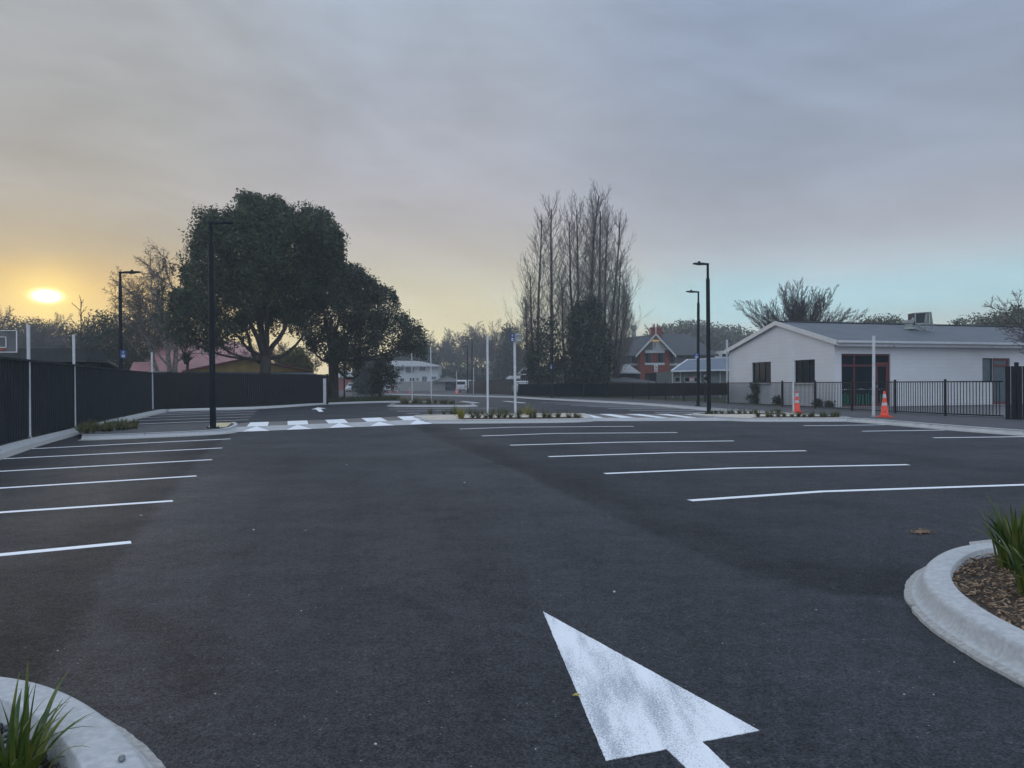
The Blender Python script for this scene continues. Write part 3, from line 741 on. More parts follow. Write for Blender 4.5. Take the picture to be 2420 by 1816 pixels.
# right footpath, lawn and apron behind the fence
fence_px = [(1225, 937.2), (1321, 939.5), (1410, 941.3), (1495, 943.8), (1612, 949), (1721, 954.6), (1850, 962), (1955, 967.5), (2115.6, 977), (2234, 982.8), (2371, 988.6)]
fl = gz(fence_px)
kk = smooth_path(k5, 3)
fpath = [Vector((k5[0].x, k5[0].y, FP))] + [Vector((p.x, p.y, FP)) for p in kk[3:]]
fp_in = [(p.x, p.y) for p in kk] + [tuple(G(1900, 977.6, FP).xy), tuple(G(1997, 987.0, FP).xy)] + [(p.x, p.y) for p in smooth_path(k6, 3)] + [(44, 16), (44, 22), (24, 22)] + [(p.x + .8, p.y + .3) for p in reversed(fl)] + [(-2, 96), (k5[0].x - 1, k5[0].y + 2)]
sheet("footpath", fp_in, M['path'], FP - .003, kind="structure")
sheet("lawn", [(p.x + .35, p.y + .1) for p in fl[:7]] + [(60, 45), (80, 170), (5, 170), (0.8, 84)], M['grass'], FP + .004, kind="structure")
sheet("apron", [(fl[6].x + .3, fl[6].y)] + [(p.x + .3, p.y + .1) for p in fl[7:]] + [(28, 22), (60, 26), (60, 60), (14, 47)], M['asphalt_old'], FP + .012, kind="structure")

# ================================================================== fences
def corrugated(A, B, z0, ztopA, ztopB, period=.19, amp=.035, th=.0):
    """ribbed steel sheet between two ground points"""
    A = Vector(A); B = Vector(B); d = (B - A); L = d.xy.length; d = Vector((d.x, d.y, 0)).normalized(); n = Vector((-d.y, d.x, 0))
    m = MB(); vs = []; s = 0.0
    prof = [(0, 0), (.35, 0), (.5, 1), (.85, 1), (1.0, 0)]
    k = 0; pts = []
    while k * period < L:
        for u, o in prof[:-1]:
            a = (k + u) * period
            if a <= L: pts.append((a, o * amp))
        k += 1
    for a, o in pts:
        p = A + d * a + n * o; t = a / L; zt = ztopA + (ztopB - ztopA) * t
        vs += [(p.x, p.y, z0), (p.x, p.y, zt)]
    m.add(vs, [(2 * i, 2 * i + 2, 2 * i + 3, 2 * i + 1) for i in range(len(pts) - 1)])
    return m
FB = G(360, 968.4, FP); FA = G(66, 1037, FP)
fd = (FA - FB).normalized(); FA0 = FA + fd * 9
pl = Plane(FA, FB)
def top_of(px, py): return pl.px(px, py)[1]
zA, zB = top_of(79, 862.6), top_of(300, 874.5)
t = thing("steel_fence", "tall dark ribbed steel fence running along the kerb behind the white poles", "fence", FA0)
mid = FA.lerp(FB, .0)
corrugated(FA0, FB, .10, 1.86, 1.93).build("fence_panel", M['fence_dark'], t)
r = MB(); r.bar((FA0.x, FA0.y, 1.87), (FB.x, FB.y, 1.94), .07, .05); r.bar((FA0.x, FA0.y, .12), (FB.x, FB.y, .12), .06, .05)
r.build("rail", M['fence_dark'], t)
print("fence heights", zA, zB, FA, FB)
BE = G(770, 952.5, FP)
t = thing("timber_fence", "dark stained board fence behind the kerb under the big evergreen tree", "fence", FB)
m = MB(); L = (BE - FB).length; n = int(L / .15); dd = (BE - FB) / n
rng = random.Random(4)
for i in range(n):
    p = FB + dd * (i + .5); m.box((p.x, p.y, 1.02 + rng.uniform(-.006, .006)), (.143, .022, 1.88), rz=math.atan2(dd.y, dd.x))
m.build("paling_panel", M['fence_wood'], t)
m = MB(); o = Vector((0, .04, 0)); m.bar((FB.x, FB.y + .05, 1.6), (BE.x, BE.y + .05, 1.6), .05, .09); m.bar((FB.x, FB.y + .05, .4), (BE.x, BE.y + .05, .4), .05, .09)
m.bar((FB.x, FB.y, 1.985), (BE.x, BE.y, 1.985), .06, .03)
m.build("rail", M['fence_wood'], t)
m = MB(); m.box((BE.x + .1, BE.y, 1.0), (.12, .12, 2.05)); m.build("post", M['fence_wood'], t)

# picket-rail fence on the right (pool style), one panel mesh and one post mesh per bay
t = thing("railing_fence", "long black vertical bar railing fence along the footpath before the white building", "fence", fl[-1])
posts_px = [(1321, 939.6), (1380, 940.6), (1436, 941.8), (1495, 943.8), (1533, 945.4), (1573, 947), (1616, 949.2), (1666, 951.6), (1721, 954.6), (1849, 961.8), (1926.5, 966.4), (2013.5, 971.3), (2115.6, 977), (2234, 982.9), (2371, 988.6)]
pp = gz([(1225, 937.2), (1270, 938.2)] + posts_px)
for i, p in enumerate(pp[:-1]):
    m = MB(); m.box((p.x, p.y, FP + .61), (.065, .065, 1.24)); m.lathe((p.x, p.y, FP + 1.23), [(.05, 0), (.05, .02), (.02, .045)], 8)
    m.build("post", M['black'], t)
for i in range(len(pp) - 1):
    a, b = pp[i], pp[i + 1]; L = (b - a).length; n = max(2, int(round(L / .115)))
    m = MB(); rzz = math.atan2((b - a).y, (b - a).x)
    m.bar((a.x, a.y, FP + 1.18), (b.x, b.y, FP + 1.18), .04, .04); m.bar((a.x, a.y, FP + .07), (b.x, b.y, FP + .07), .04, .04)
    for k in range(1, n):
        p = a.lerp(b, k / n); m.box((p.x, p.y, FP + .625), (.019, .019, 1.07), rz=rzz)
    m.build("railing_panel", M['black'], t)
cl = MB()
for i in range(10):
    a, b = pp[i], pp[i + 1]; u = i / 10
    zb = lambda j: FP + (.12 if j < 4 else .12 + (j - 4) * .062)
    nrm = Vector((.05, .04, 0))
    cl.slab([a + nrm + Vector((0, 0, zb(i) - FP)), b + nrm + Vector((0, 0, zb(i + 1) - FP)), b + nrm + Vector((0, 0, 1.15)), a + nrm + Vector((0, 0, 1.15))], (.004, .004, 0))
tag(cl.build("shade_cloth", M['cloth']), "black privacy cloth hung along the railing fence below the brick house", "screen cloth")

# dark boards at the right edge
a = G(2377, 991.5, FP); t = thing("board_fence", "tall black board fence at the right edge of the picture beside the railing end", "fence", a)
m = MB(); ztop = P(2390, 866, a.y).z
for k in range(26):
    m.box((a.x + .07 + k * .15, a.y - .045 * k, FP + (ztop - FP) / 2), (.14, .025, ztop - FP), rz=R_(-16))
m.build("board_panel", M['fence_wood'], t)
m = MB(); q = P(2406, 860, a.y); m.box((q.x, q.y + .08, q.z / 2 + .02), (.09, .09, q.z + .05)); m.build("post", M['fence_wood'], t)

# centre dark fence and far grey palings
a = G(1108, 932.5, .0); b = G(1210, 935, .0)
t = thing("dark_fence", "dark solid fence in the middle distance right of the white van", "fence", a)
m = MB(); n = 40
for k in range(n):
    p = a.lerp(b, (k + .5) / n); zt = P(p.x * F / p.y + CX, 900.6 + (896.9 - 900.6) * k / n, p.y).z
    m.box((p.x, p.y, zt / 2), ((b - a).length / n * .97, .03, zt), rz=math.atan2((b - a).y, (b - a).x))
m.build("board_panel", M['fence_dark'], t)
m = MB(); m.bar((a.x, a.y - .03, 1.9), (b.x, b.y - .03, 1.65), .05, .05); m.build("rail", M['fence_dark'], t)
b0 = G(1214, 934.5, .0)
t = thing("gate", "open barred dark gate beside the solid fence near the small gabled hut", "gate", b0)
m = MB()
for k in range(16):
    x = b.x + .2 + k * .16; m.box((x, b.y + .05, .75), (.02, .02, 1.5))
m.bar((b.x, b.y + .05, 1.45), (b.x + 2.8, b.y + .05, 1.45), .05); m.bar((b.x, b.y + .05, .1), (b.x + 2.8, b.y + .05, .1), .05)
m.build("gate_leaf", M['black'], t)
m = MB(); m.box((b.x + .1, b.y, .85), (.1, .1, 1.7)); m.build("post", M['black'], t)
YF = 150
a = P(925, 918.5, YF); b = P(1052, 918.5, YF)
t = thing("paling_fence", "weathered grey paling fence in front of the pale two-storey house", "fence", (a.x, YF, 0))
m = MB(); n = 60
for k in range(n):
    x = a.x + (b.x - a.x) * (k + .5) / n; m.box((x, YF, .95 + rng.uniform(-.02, .02)), ((b.x - a.x) / n * .94, .03, 1.85))
m.build("paling_panel", M['fence_grey'], t)

# ================================================================== poles and lamps
def pole(top, base, zb, label, w=.036, square=False):
    g = G(*base, zb); tp_ = P(*top, g.y)
    hgt = tp_.z - zb
    t = thing("marker_pole", label, "pole", g, "slim white poles standing round the car park")
    m = MB(); m.tube([g, Vector((tp_.x, g.y, tp_.z))], w, 12); m.build("shaft", M['pole_white'], t, smooth=False)
    m = MB(); m.lathe((tp_.x, g.y, tp_.z), [(w + .004, -.03), (w + .004, .006), (w * .5, .014)], 12); m.build("cap", M['pole_white'], t)
    m = MB(); m.lathe((g.x, g.y, g.z), [(w + .022, 0), (w + .022, .02), (w + .006, .035), (w + .004, .07)], 12); m.build("base_collar", M['concrete'], t)
    return t
pole((66.8, 770), (69.4, 1036), FP, "tallest-looking slim white pole against the ribbed fence, beside the backboard")
pole((173.9, 792.4), (176.8, 1011), FP, "slim white pole before the ribbed fence, next to the grassy bed")
pole((358.8, 833.5), (361, 968.4), FP, "slim white pole standing at the corner of the two dark fences", .04)
g = G(767.5, 953.8, FP)
t = thing("bollard_post", "short thick white square post at the end of the dark board fence", "post", g)
m = MB(); zt = P(766.7, 896, g.y).z; m.box((g.x, g.y, (zt + FP) / 2), (.16, .16, zt - FP)); m.build("shaft", M['pole_white'], t)
m = MB(); m.box((g.x, g.y, zt + .01), (.18, .18, .03)); m.build("cap", M['pole_white'], t)
pole((973, 833), (974, 947.5), FP, "thin white pole on the far planted island, left one of its pair")
pole((1017.6, 820.7), (1019.6, 952.5), FP, "thin white pole on the far planted island, taller right one of its pair")
pole((1152, 794), (1152.6, 980), FP, "white pole without a sign on the middle island of spiky plants", .042)
pole((1078.8, 878.4), (1079.5, 932.5), .0, "short white pole by the two distant cones near the van", .04)
pole((1119, 870), (1119, 933), .0, "white pole in front of the distant dark solid fence", .04)
pole((1874, 812.5), (1875, 976.2), FP, "white pole beside the traffic cone at the white building's gable", .034)
pole((2065, 795), (2064.4, 985), FP, "tall white pole next to the traffic cone before the maroon glass door", .05)
# the signed pole
g = G(1218, 985, FP); tp_ = P(1216, 815, g.y); tz = P(1216, 789, g.y).z
t = thing("sign_pole", "white pole carrying two blue backed parking plates on the middle island", "sign post", g)
m = MB(); m.tube([g, Vector((tp_.x, g.y, tz - .03))], .045, 12); m.build("shaft", M['pole_white'], t)
def text_obj(s, size, loc, rz, mt, parent, name="lettering", th=.002, tilt=R_(90)):
    cu = bpy.data.curves.new(name, 'FONT'); cu.body = s; cu.size = size; cu.align_x = 'CENTER'; cu.align_y = 'CENTER'; cu.extrude = th
    tmp = bpy.data.objects.new("tmp", cu); C.objects.link(tmp)
    me = bpy.data.meshes.new_from_object(tmp); bpy.data.objects.remove(tmp)
    me.transform(Matrix.Translation(loc) @ Matrix.Rotation(rz, 4, 'Z') @ Matrix.Rotation(tilt, 4, 'X'))
    return finish(name, me, mt, parent, None, False)
def plate(cx, cy, z0, z1, w, rz, front, parent, text=True):
    Mz = Matrix.Rotation(rz, 3, 'Z')
    m = MB(); m.box((cx, cy, (z0 + z1) / 2), (w, .006, z1 - z0), rz=rz); pl_ = m.build("sign_plate", front, parent)
    if text:
        nrm = Mz @ Vector((0, -1, 0)); zc = (z0 + z1) / 2; hh = z1 - z0
        text_obj("P", hh * .48, Vector((cx, cy, zc + hh * .2)) + nrm * .005, rz, M['white_sign'], pl_)
        m = MB()
        for k, (wz, hz) in enumerate(((.5, .14), (.5, .10))):
            q = Vector((cx, cy, zc - hh * (.14 + .2 * k))) + nrm * .005
            m.box(q, (w * wz, .004, hh * hz), rz=rz)
        m.build("sign_symbol", M['white_sign'], pl_)
    return pl_
z0, z1 = P(1216, 808.5, g.y).z, P(1216, 789, g.y).z
plate(g.x - .09, g.y - .06, z0, z1, .24, R_(-52), M['blue_sign'], t)
pb = plate(g.x + .13, g.y - .05, z0, z1 + .02, .24, R_(20), M['ac_grey'], t, text=False)
for zz_ in (z1 - .04, z0 + .06):
    m = MB(); m.box((g.x + .13, g.y - .07, zz_), (.2, .02, .03), rz=R_(20)); m.build("bracket", M['pole_white'], t)

def lamp(top, base, zb, dirx, label, hl=.75, w0=.075, cap=True, sign=None):
    g = G(*base, zb); tp_ = P(*top, g.y)
    t = thing("street_lamp", label, "lamp post", g, "black lamp posts of the car park")
    tpv = Vector((tp_.x, g.y, tp_.z)); m = MB()
    k = .86; midp = g.lerp(tpv, .90)
    m.tube([g, g.lerp(tpv, .5), midp], [w0, w0 * .92, w0 * .86], 14); m.tube([midp, tpv], [w0 * .6, w0 * .55], 12)
    m.build("column", M['black'], t)
    m = MB(); m.lathe(g, [(w0 * 1.9, 0), (w0 * 1.9, .025), (w0 * 1.3, .03)], 14)
    for sx in (-1, 1):
        for sy in (-1, 1): m.lathe((g.x + sx * w0 * 1.3, g.y + sy * w0 * 1.3, g.z + .02), [(.015, 0), (.015, .03)], 6)
    m.build("base_plate", M['black'], t)
    s = 1 if dirx[0] >= 0 else -1; dv = Vector((dirx[0], dirx[1], 0)).normalized(); nv = Vector((-dv.y, dv.x, 0))
    m = MB(); sec = [(.0, .045, .05), (.18, .05, .05), (.24, .12, .045), (.45, .15, .04), (.68, .13, .028), (.75, .06, .018)]
    vs = []
    for a, hw, hh in sec:
        a *= hl / .75; c = tpv + dv * (a - .04) + Vector((0, 0, -.03 + a * .06))
        vs += [c - nv * hw - Vector((0, 0, .02)), c - nv * hw * .8 + Vector((0, 0, hh)), c + nv * hw * .8 + Vector((0, 0, hh)), c + nv * hw - Vector((0, 0, .02))]
    fs = [(4 * i + k, 4 * i + (k + 1) % 4, 4 * i + 4 + (k + 1) % 4, 4 * i + 4 + k) for i in range(len(sec) - 1) for k in range(4)]
    m.add(vs, fs + [(3, 2, 1, 0), (20, 21, 22, 23)]); hd = m.build("lamp_head", M['black'], t)
    m = MB(); c = tpv + dv * hl * .55; m.lathe((c.x, c.y, c.z + .035), [(.05, 0), (.05, .05), (.03, .065)], 10); m.build("sensor_cap", M['black'], hd)
    m = MB(); m.box((c.x, c.y, c.z - .045), (.22, .14, .012), rz=math.atan2(dv.y, dv.x)); m.build("lens", M['glass_pale'], hd)
    if sign:
        (sx, sy0, sy1, rz, off) = sign
        z0, z1 = P(sx, sy1, g.y).z, P(sx, sy0, g.y).z; c = P(sx, sy0, g.y - .12)
        pl_ = plate(c.x, g.y - .13, z0, z1, .24, rz, M['blue_sign'], t)
        for zf in (.2, .8):
            m = MB(); m.bar((g.x, g.y - .02, z0 + (z1 - z0) * zf), (c.x, g.y - .12, z0 + (z1 - z0) * zf), .02, .03)
            m.build("bracket", M['ac_grey'], t)
    return t
lamp((497.5, 527), (503.6, 1012.2), FP, (1, .0), "tall black lamp post at the corner beside the yellow tactile paving", .68, .085)
lamp((284, 644), (286, 984.5), FP, (1, .1), "black lamp post against the ribbed fence with a small blue plate", .8, .075, sign=(291.5, 829, 847, R_(58), .2))
lamp((1672.5, 624), (1675.5, 977.6), FP, (-1, -.1), "tallest black lamp post on the right, rising from the planted strip", .62, .085)
lamp((1650.5, 690), (1649.6, 960.6), FP, (-1, -.1), "black lamp post with a blue plate, just left of the tallest right lamp", .68, .08, sign=(1645.8, 836, 848, R_(-20), -.1))
lamp((1304.5, 766), (1304.6, 940.6), FP, (-1, -.1), "black lamp post with a blue plate before the leafless poplars", .7, .07, sign=(1302.6, 862, 872.5, R_(-30), -.1))
lamp((813.7, 762), (813.7, 941), FP, (1, 0), "black lamp post half hidden behind the second dark evergreen", .8, .075)
lamp((1104.5, 819.5), (1104.5, 933.6), 0, (-1, 0), "thin black lamp post by the distant white van", .7, .07)
lamp((1115.6, 803), (1115.6, 931), 0, (-1, -.1), "faint distant lamp post with its arm over the bare trees", 1.6, .09)

# ================================================================== cones
def cone(g, h, label, sc=1.0, tilt=0, letter=False, detail=True):
    t = thing("traffic_cone", label, "traffic cone", g, "orange traffic cones")
    b = .20 * h / .9 * 1.0
    m = MB(); g = Vector(g)
    pr = [(-.21, -.17), (-.17, -.21), (.17, -.21), (.21, -.17), (.21, .17), (.17, .21), (-.17, .21), (-.21, .17)]
    k = h / .9
    m.slab([g + Vector((x * k, y * k, .045 * k)) for x, y in pr], .045 * k)
    m.build("base", M['orange'], t)
    rad = lambda z: .135 - (.135 - .032) * (z / .9)
    def seg(z0, z1): return [(rad(z0) * k, z0 * k), (rad(z1) * k, z1 * k)]
    m = MB(); m.lathe(g, [(.150 * k, .045 * k), (rad(.07) * k, .075 * k)] + seg(.07, .86)[1:] + [(.03 * k, .885 * k), (.016 * k, .9 * k)], 20); bd = m.build("cone_body", M['orange'], t, smooth=True)
    for a, c in ((.40, .50), (.66, .80)):
        m = MB(); q = [(r_ + .003 * k, z) for r_, z in seg(a, c)]; m.lathe(g, q, 20, cap=False); m.build("reflective_band", M['reflect'], bd, smooth=True)
    if letter:
        text_obj("S", .10, g + Vector((-.045, -.125, .185)), R_(-18), M['black'], bd, tilt=R_(80))
    return t
cone(G(2090.5, 986.3, FP), .88, "orange cone with a black letter near its base, beside the tall white pole", letter=True)
cone(G(1883.5, 975.6, FP), .86, "orange cone with grey bands standing behind the planted strip by a white pole")
cone(G(901.5, 930, 0), .72, "small distant orange cone nearest the shaggy tree")
c3 = cone(G(920, 929.6, 0), .62, "distant orange cone knocked on its side by the low branches")
c3.rotation_euler = (R_(70), 0, R_(60)); c3.location.z = .13
cone(G(939, 929.6, 0), .66, "distant orange cone between the fallen one and the white pole")
cone(G(968.3, 929.6, 0), .78, "distant orange cone immediately left of a thin white pole")
cone(G(1077.4, 932.2, 0), .8, "left cone of the tight distant pair near the van")
cone(G(1082.6, 932.6, 0), .86, "right cone of the tight distant pair near the van")

# ================================================================== plants
def blades(seed, n, hgt, spread, w=.012, seg=6, upright=.5, droop=1.0, mt='blade_far', base=.05):
    rng = random.Random(seed); m = MB()
    for i in range(n):
        a = rng.uniform(0, 2 * math.pi); L = hgt * rng.uniform(.55, 1.12); lean = rng.uniform(.05, 1.0) ** .8 * spread
        d = Vector((math.cos(a), math.sin(a), 0)); side = Vector((-d.y, d.x, 0)); tw = rng.uniform(-.6, .6)
        side = (side + d * tw).normalized()
        p = d * rng.uniform(0, base) + Vector((rng.uniform(-base, base), rng.uniform(-base, base), 0)) * .5
        ang = lean * .35; ww = w * rng.uniform(.7, 1.25); vs = []
        bend = lean * droop * rng.uniform(.6, 1.3) / seg
        for k in range(seg + 1):
            t = k / seg; wk = ww * (min(1, t * 5 + .5)) * (1 - t ** 2.2) + .0006
            up = Vector((0, 0, 1)) * math.cos(ang) + d * math.sin(ang)
            fold = (up.cross(side)).normalized() * wk * .45
            vs += [p - side * wk, p + fold, p + side * wk]
            p = p + up * (L / seg); ang += bend * (1 + t * 1.5)
        fs = []
        for k in range(seg):
            fs += [(3 * k, 3 * k + 1, 3 * k + 4, 3 * k + 3), (3 * k + 1, 3 * k + 2, 3 * k + 5, 3 * k + 4)]
        m.add(vs, fs)
    return m
def near_plant(name, g, seed, n, h, spread, label, w):
    t = thing(name, label, "plant", g)
    m = blades(seed, n, h, spread, w=w, seg=9, base=.07); m.v = [(v[0] + g.x, v[1] + g.y, v[2] + g.z) for v in m.v]
    m.build("leaf_clump", M['blade'], t)
    m = blades(seed + 50, n // 7, h * .9, spread * 1.6, w=w * .8, seg=9, base=.09); m.v = [(v[0] + g.x, v[1] + g.y, v[2] + g.z) for v in m.v]
    m.build("dry_leaf", mat("dry_leaf", (.20, .19, .07), (.12, .15, .05), 8, .6, trans=.2), t)
near_plant("flax_plant", Vector((-1.62, 2.47, -.03)), 11, 64, .37, .95, "bright green strappy plant in the pebble bed at the bottom left", .0115)
near_plant("flax_plant", G(2398, 1352, .075), 12, 60, .47, .60, "tall upright dark green strappy plant in the bark bed at the right edge", .017)
near_plant("flax_plant", G(2452, 1412, .075), 13, 46, .38, .9, "lower spreading strappy plant in front in the bark bed at the right edge", .014)

protos = [blades(100 + k, 40, 1.15, 1.7, w=.030, seg=4, base=.2).build("flax_plant", M['blade_far'], origin=(0, 0, 0)) for k in range(4)]
used = [False] * 4; prng = random.Random(9)
def plant(px, py, hpx, label, group, z=FP, cat="plant", mt=None):
    g = G(px, py, z); h = hpx * g.y / F * 1.5; k = prng.randrange(4)
    if not used[k] and mt is None: o = protos[k]; used[k] = True
    else: o = protos[k].copy(); C.objects.link(o)
    o.location = g; o.rotation_euler = (0, 0, prng.uniform(0, 6.28)); s = h * prng.uniform(.85, 1.15)
    o.scale = (s * 1.15, s * 1.15, s)
    if mt is not None:
        me = o.data.copy(); me.materials.clear(); me.materials.append(M[mt]); o.data = me
    return tag(o, label, cat, group)
gC = "spiky plants in the front bed of the middle island"
for px in (1116, 1130, 1146, 1160, 1177, 1190, 1206, 1224, 1252, 1262, 1287, 1300, 1318, 1344, 1359, 1369):
    plant(px + prng.uniform(-2, 2), 988.8 + prng.uniform(-.8, .5), prng.uniform(11, 16), "spiky green plant in the front row of the middle island", gC)
plant(1090, 990, 24, "tall golden yellow spiky clump at the left end of the middle island", None, mt='blade_yellow')
plant(1247, 981, 16, "orange tinged spiky plant just right of the pole with blue plates", None, mt='blade_yellow')
gC2 = "spiky plants along the back edge of the middle island"
for px in (1020, 1050, 1066, 1075, 1112, 1125, 1138, 1168, 1180, 1196, 1232, 1262):
    plant(px + prng.uniform(-2, 2), 979.8, prng.uniform(9, 13), "small spiky plant in the back row of the middle island", gC2)
gF = "plants on the far planted island"
for px in (952, 962, 976, 986, 996, 1010, 1018, 1030, 1042, 1052, 1066, 1072):
    plant(px + prng.uniform(-2, 2), 954.6 + prng.uniform(-1, 1), prng.uniform(8, 12), "dark green tuft on the far planted island", gF)
gR1 = "spiky plants in the back row by the tallest lamp"
for px in (1680, 1692, 1704, 1722, 1733, 1746, 1761, 1774, 1786, 1812, 1826, 1838):
    plant(px + prng.uniform(-2, 2), 978.2, prng.uniform(8, 12), "spiky plant in the back row beside the tallest right lamp", gR1)
gR2 = "spiky plants in the front row of the right island"
for px in (1792, 1813, 1823, 1840, 1852, 1872, 1886, 1901, 1913, 1922, 1942, 1952, 1968, 1978):
    plant(px + prng.uniform(-2, 2), 986.4 + prng.uniform(-.8, .2), prng.uniform(10, 14), "spiky plant in the front row of the right island", gR2)
gL = "grassy tufts in the bed by the ribbed fence"
for i in range(64):
    u = prng.random(); v = prng.random()
    px = 180 + u * 140 + v * 10; py = 1027 - u * 12 - v * (16 - 6 * u)
    plant(px, py, prng.uniform(9, 14), "long green grassy tuft in the bed along the ribbed fence", gL)

# verge grass (uncountable)
def grass_mass(name, region, n, hgt, seed, mt, w=.012):
    rng = random.Random(seed); vs = []; fs = []
    for i in range(n):
        px, py, z = region(rng); g = G(px, py, z); a = rng.uniform(0, 6.28); L = hgt * rng.uniform(.3, 1.2) * (1.8 if rng.random() < .06 else 1)
        s = Vector((math.cos(a), math.sin(a), 0)) * w; le = Vector((rng.uniform(-.5, .5), rng.uniform(-.5, .5), 0)) * L
        b = len(vs); m1 = g + le * .35 + Vector((0, 0, L * .6)); t1 = g + le + Vector((0, 0, L))
        vs += [g - s, g + s, m1 + s * .7, m1 - s * .7, t1]; fs += [(b, b + 1, b + 2, b + 3), (b + 3, b + 2, b + 4)]
    m = MB(); m.v = [tuple(v) for v in vs]; m.f = fs; m.m = [0] * len(fs)
    o = m.build(name, mt); o["kind"] = "stuff"; return o
def reg_v(rng):
    u = rng.random(); px = 384 + u * 560; top = 966.4 - 14 * min(1, u / .6) - 5 * max(0, (u - .6) / .4) - .0
    return px, top - rng.random() * (3.0 + 5 * u), FP
grass_mass("grass", reg_v, 9000, .26, 3, M['grass'], .02)
def reg_l(rng):
    u = rng.random(); px = 0 + u * 384; return px, 1052 - 86 * u - rng.random() * 3, FP
grass_mass("weeds", reg_l, 500, .08, 4, M['grass'], .01)
def reg_f(rng):
    px = rng.uniform(1735, 1985); return px, rng.uniform(955, 958), FP
# shrubs behind the railing
def leaves(centers, per, sigma, size, seed, zsq=1.0, flat=0.0):
    rg = np.random.default_rng(seed); c = np.asarray(centers, float); n = len(c) * per
    cc = np.repeat(c, per, axis=0); off = np.clip(rg.normal(size=(n, 3)), -1.7, 1.7) * sigma; off[:, 2] *= zsq
    p = cc + off
    a = rg.normal(size=(n, 3)); a /= np.linalg.norm(a, axis=1)[:, None]
    if flat: a[:, 2] *= (1 - flat)
    b = rg.normal(size=(n, 3)); b -= (b * a).sum(1)[:, None] * a / (a * a).sum(1)[:, None]; b /= np.linalg.norm(b, axis=1)[:, None]
    s = size * rg.uniform(.55, 1.25, size=(n, 1))
    v = np.stack([p - a * s, p + b * s * .42, p + a * s, p - b * s * .42], axis=1).reshape(-1, 3)
    return v
def quads_mesh(name, v, mt, parent=None, origin=None):
    n = len(v) // 4; me = bpy.data.meshes.new(name)
    me.vertices.add(len(v)); me.vertices.foreach_set("co", v.astype(np.float32).ravel())
    me.loops.add(n * 4); me.loops.foreach_set("vertex_index", np.arange(n * 4, dtype=np.int32))
    me.polygons.add(n); me.polygons.foreach_set("loop_start", np.arange(0, n * 4, 4, dtype=np.int32)); me.polygons.foreach_set("loop_total", np.full(n, 4, dtype=np.int32))
    me.update(calc_edges=True); me.validate()
    return finish(name, me, mt, parent, origin, False)
def segs_mesh(name, S, sides, mt, parent=None, origin=None):
    """S: rows x0 y0 z0 x1 y1 z1 r0 r1 -> tapered open prisms"""
    S = np.asarray(S, float); a = S[:, :3]; b = S[:, 3:6]; d = b - a; d /= np.linalg.norm(d, axis=1)[:, None] + 1e-9
    h = np.where(np.abs(d[:, 2:3]) > .9, np.array([[1., 0, 0]]), np.array([[0, 0, 1.]]))
    u = np.cross(d, h); u /= np.linalg.norm(u, axis=1)[:, None]; w = np.cross(d, u)
    V = []
    for base, r in ((a, S[:, 6:7]), (b + d * S[:, 7:8] * .4, S[:, 7:8])):
        for k in range(sides):
            t = 2 * math.pi * k / sides; V.append(base + (u * math.cos(t) + w * math.sin(t)) * r)
    V = np.stack(V, axis=1); n = len(S)
    idx = []
    for k in range(sides):
        k2 = (k + 1) % sides; idx.append([k, k2, sides + k2, sides + k])
    idx = np.array(idx, dtype=np.int32)
    Fc = (np.arange(n, dtype=np.int32)[:, None, None] * (2 * sides) + idx[None]).reshape(-1)
    me = bpy.data.meshes.new(name); V = V.reshape(-1, 3).astype(np.float32)
    me.vertices.add(len(V)); me.vertices.foreach_set("co", V.ravel()); nf = n * sides
    me.loops.add(nf * 4); me.loops.foreach_set("vertex_index", Fc); me.polygons.add(nf)
    me.polygons.foreach_set("loop_start", np.arange(0, nf * 4, 4, dtype=np.int32)); me.polygons.foreach_set("loop_total", np.full(nf, 4, dtype=np.int32))
    me.update(calc_edges=True); me.validate()
    return finish(name, me, mt, parent, origin, True)
def in_poly(pts, poly):
    x, y = pts[:, 0], pts[:, 1]; c = np.zeros(len(pts), bool); n = len(poly)
    for i in range(n):
        x1, y1 = poly[i]; x2, y2 = poly[(i + 1) % n]
        if y1 == y2: continue
        k = ((y1 > y) != (y2 > y)) & (x < (x2 - x1) * (y - y1) / (y2 - y1) + x1); c ^= k
    return c
def edge_dist(pts, poly):
    dm = np.full(len(pts), 1e9); n = len(poly)
    for i in range(n):
        a = np.array(poly[i], float); b = np.array(poly[(i + 1) % n], float); ab = b - a
        t = np.clip(((pts - a) @ ab) / (ab @ ab + 1e-9), 0, 1); d = np.linalg.norm(pts - (a + t[:, None] * ab), axis=1); dm = np.minimum(dm, d)
    return dm
def crown(poly, Yd, dep, n, seed, R=60, thin=None):
    """cluster centres filling a crown volume whose front outline is poly (px) at depth Yd"""
    rg = np.random.default_rng(seed); poly = [tuple(p) for p in poly]; xs = [p[0] for p in poly]; ys = [p[1] for p in poly]
    out = []
    while len(out) < n:
        q = np.stack([rg.uniform(min(xs), max(xs), n * 2), rg.uniform(min(ys), max(ys), n * 2)], 1)
        q = q[in_poly(q, poly)]
        if thin is not None:
            keep = np.array([thin(x, y, rg) for x, y in q]); q = q[keep]
        e = np.minimum(1, edge_dist(q, poly) / R); ex = np.sqrt(1 - (1 - e) ** 2) * dep
        dz = (rg.uniform(-1, 1, len(q))) * ex
        for (x, y), z in zip(q, dz):
            v = P(x, y, Yd); out.append((v.x, v.y + z, v.z))
            if len(out) >= n: break
    return np.array(out)
def wob(x, y, f1=.055, f2=.11, ph=0):
    return (math.sin(x * f1 + ph) * math.cos(y * f1 * 1.3 + ph * 2) + .6 * math.sin(x * f2 + y * f2 * .7 + ph) + .5 * math.cos(y * f2 * 1.4 - x * f2 * .5)) / 2.1

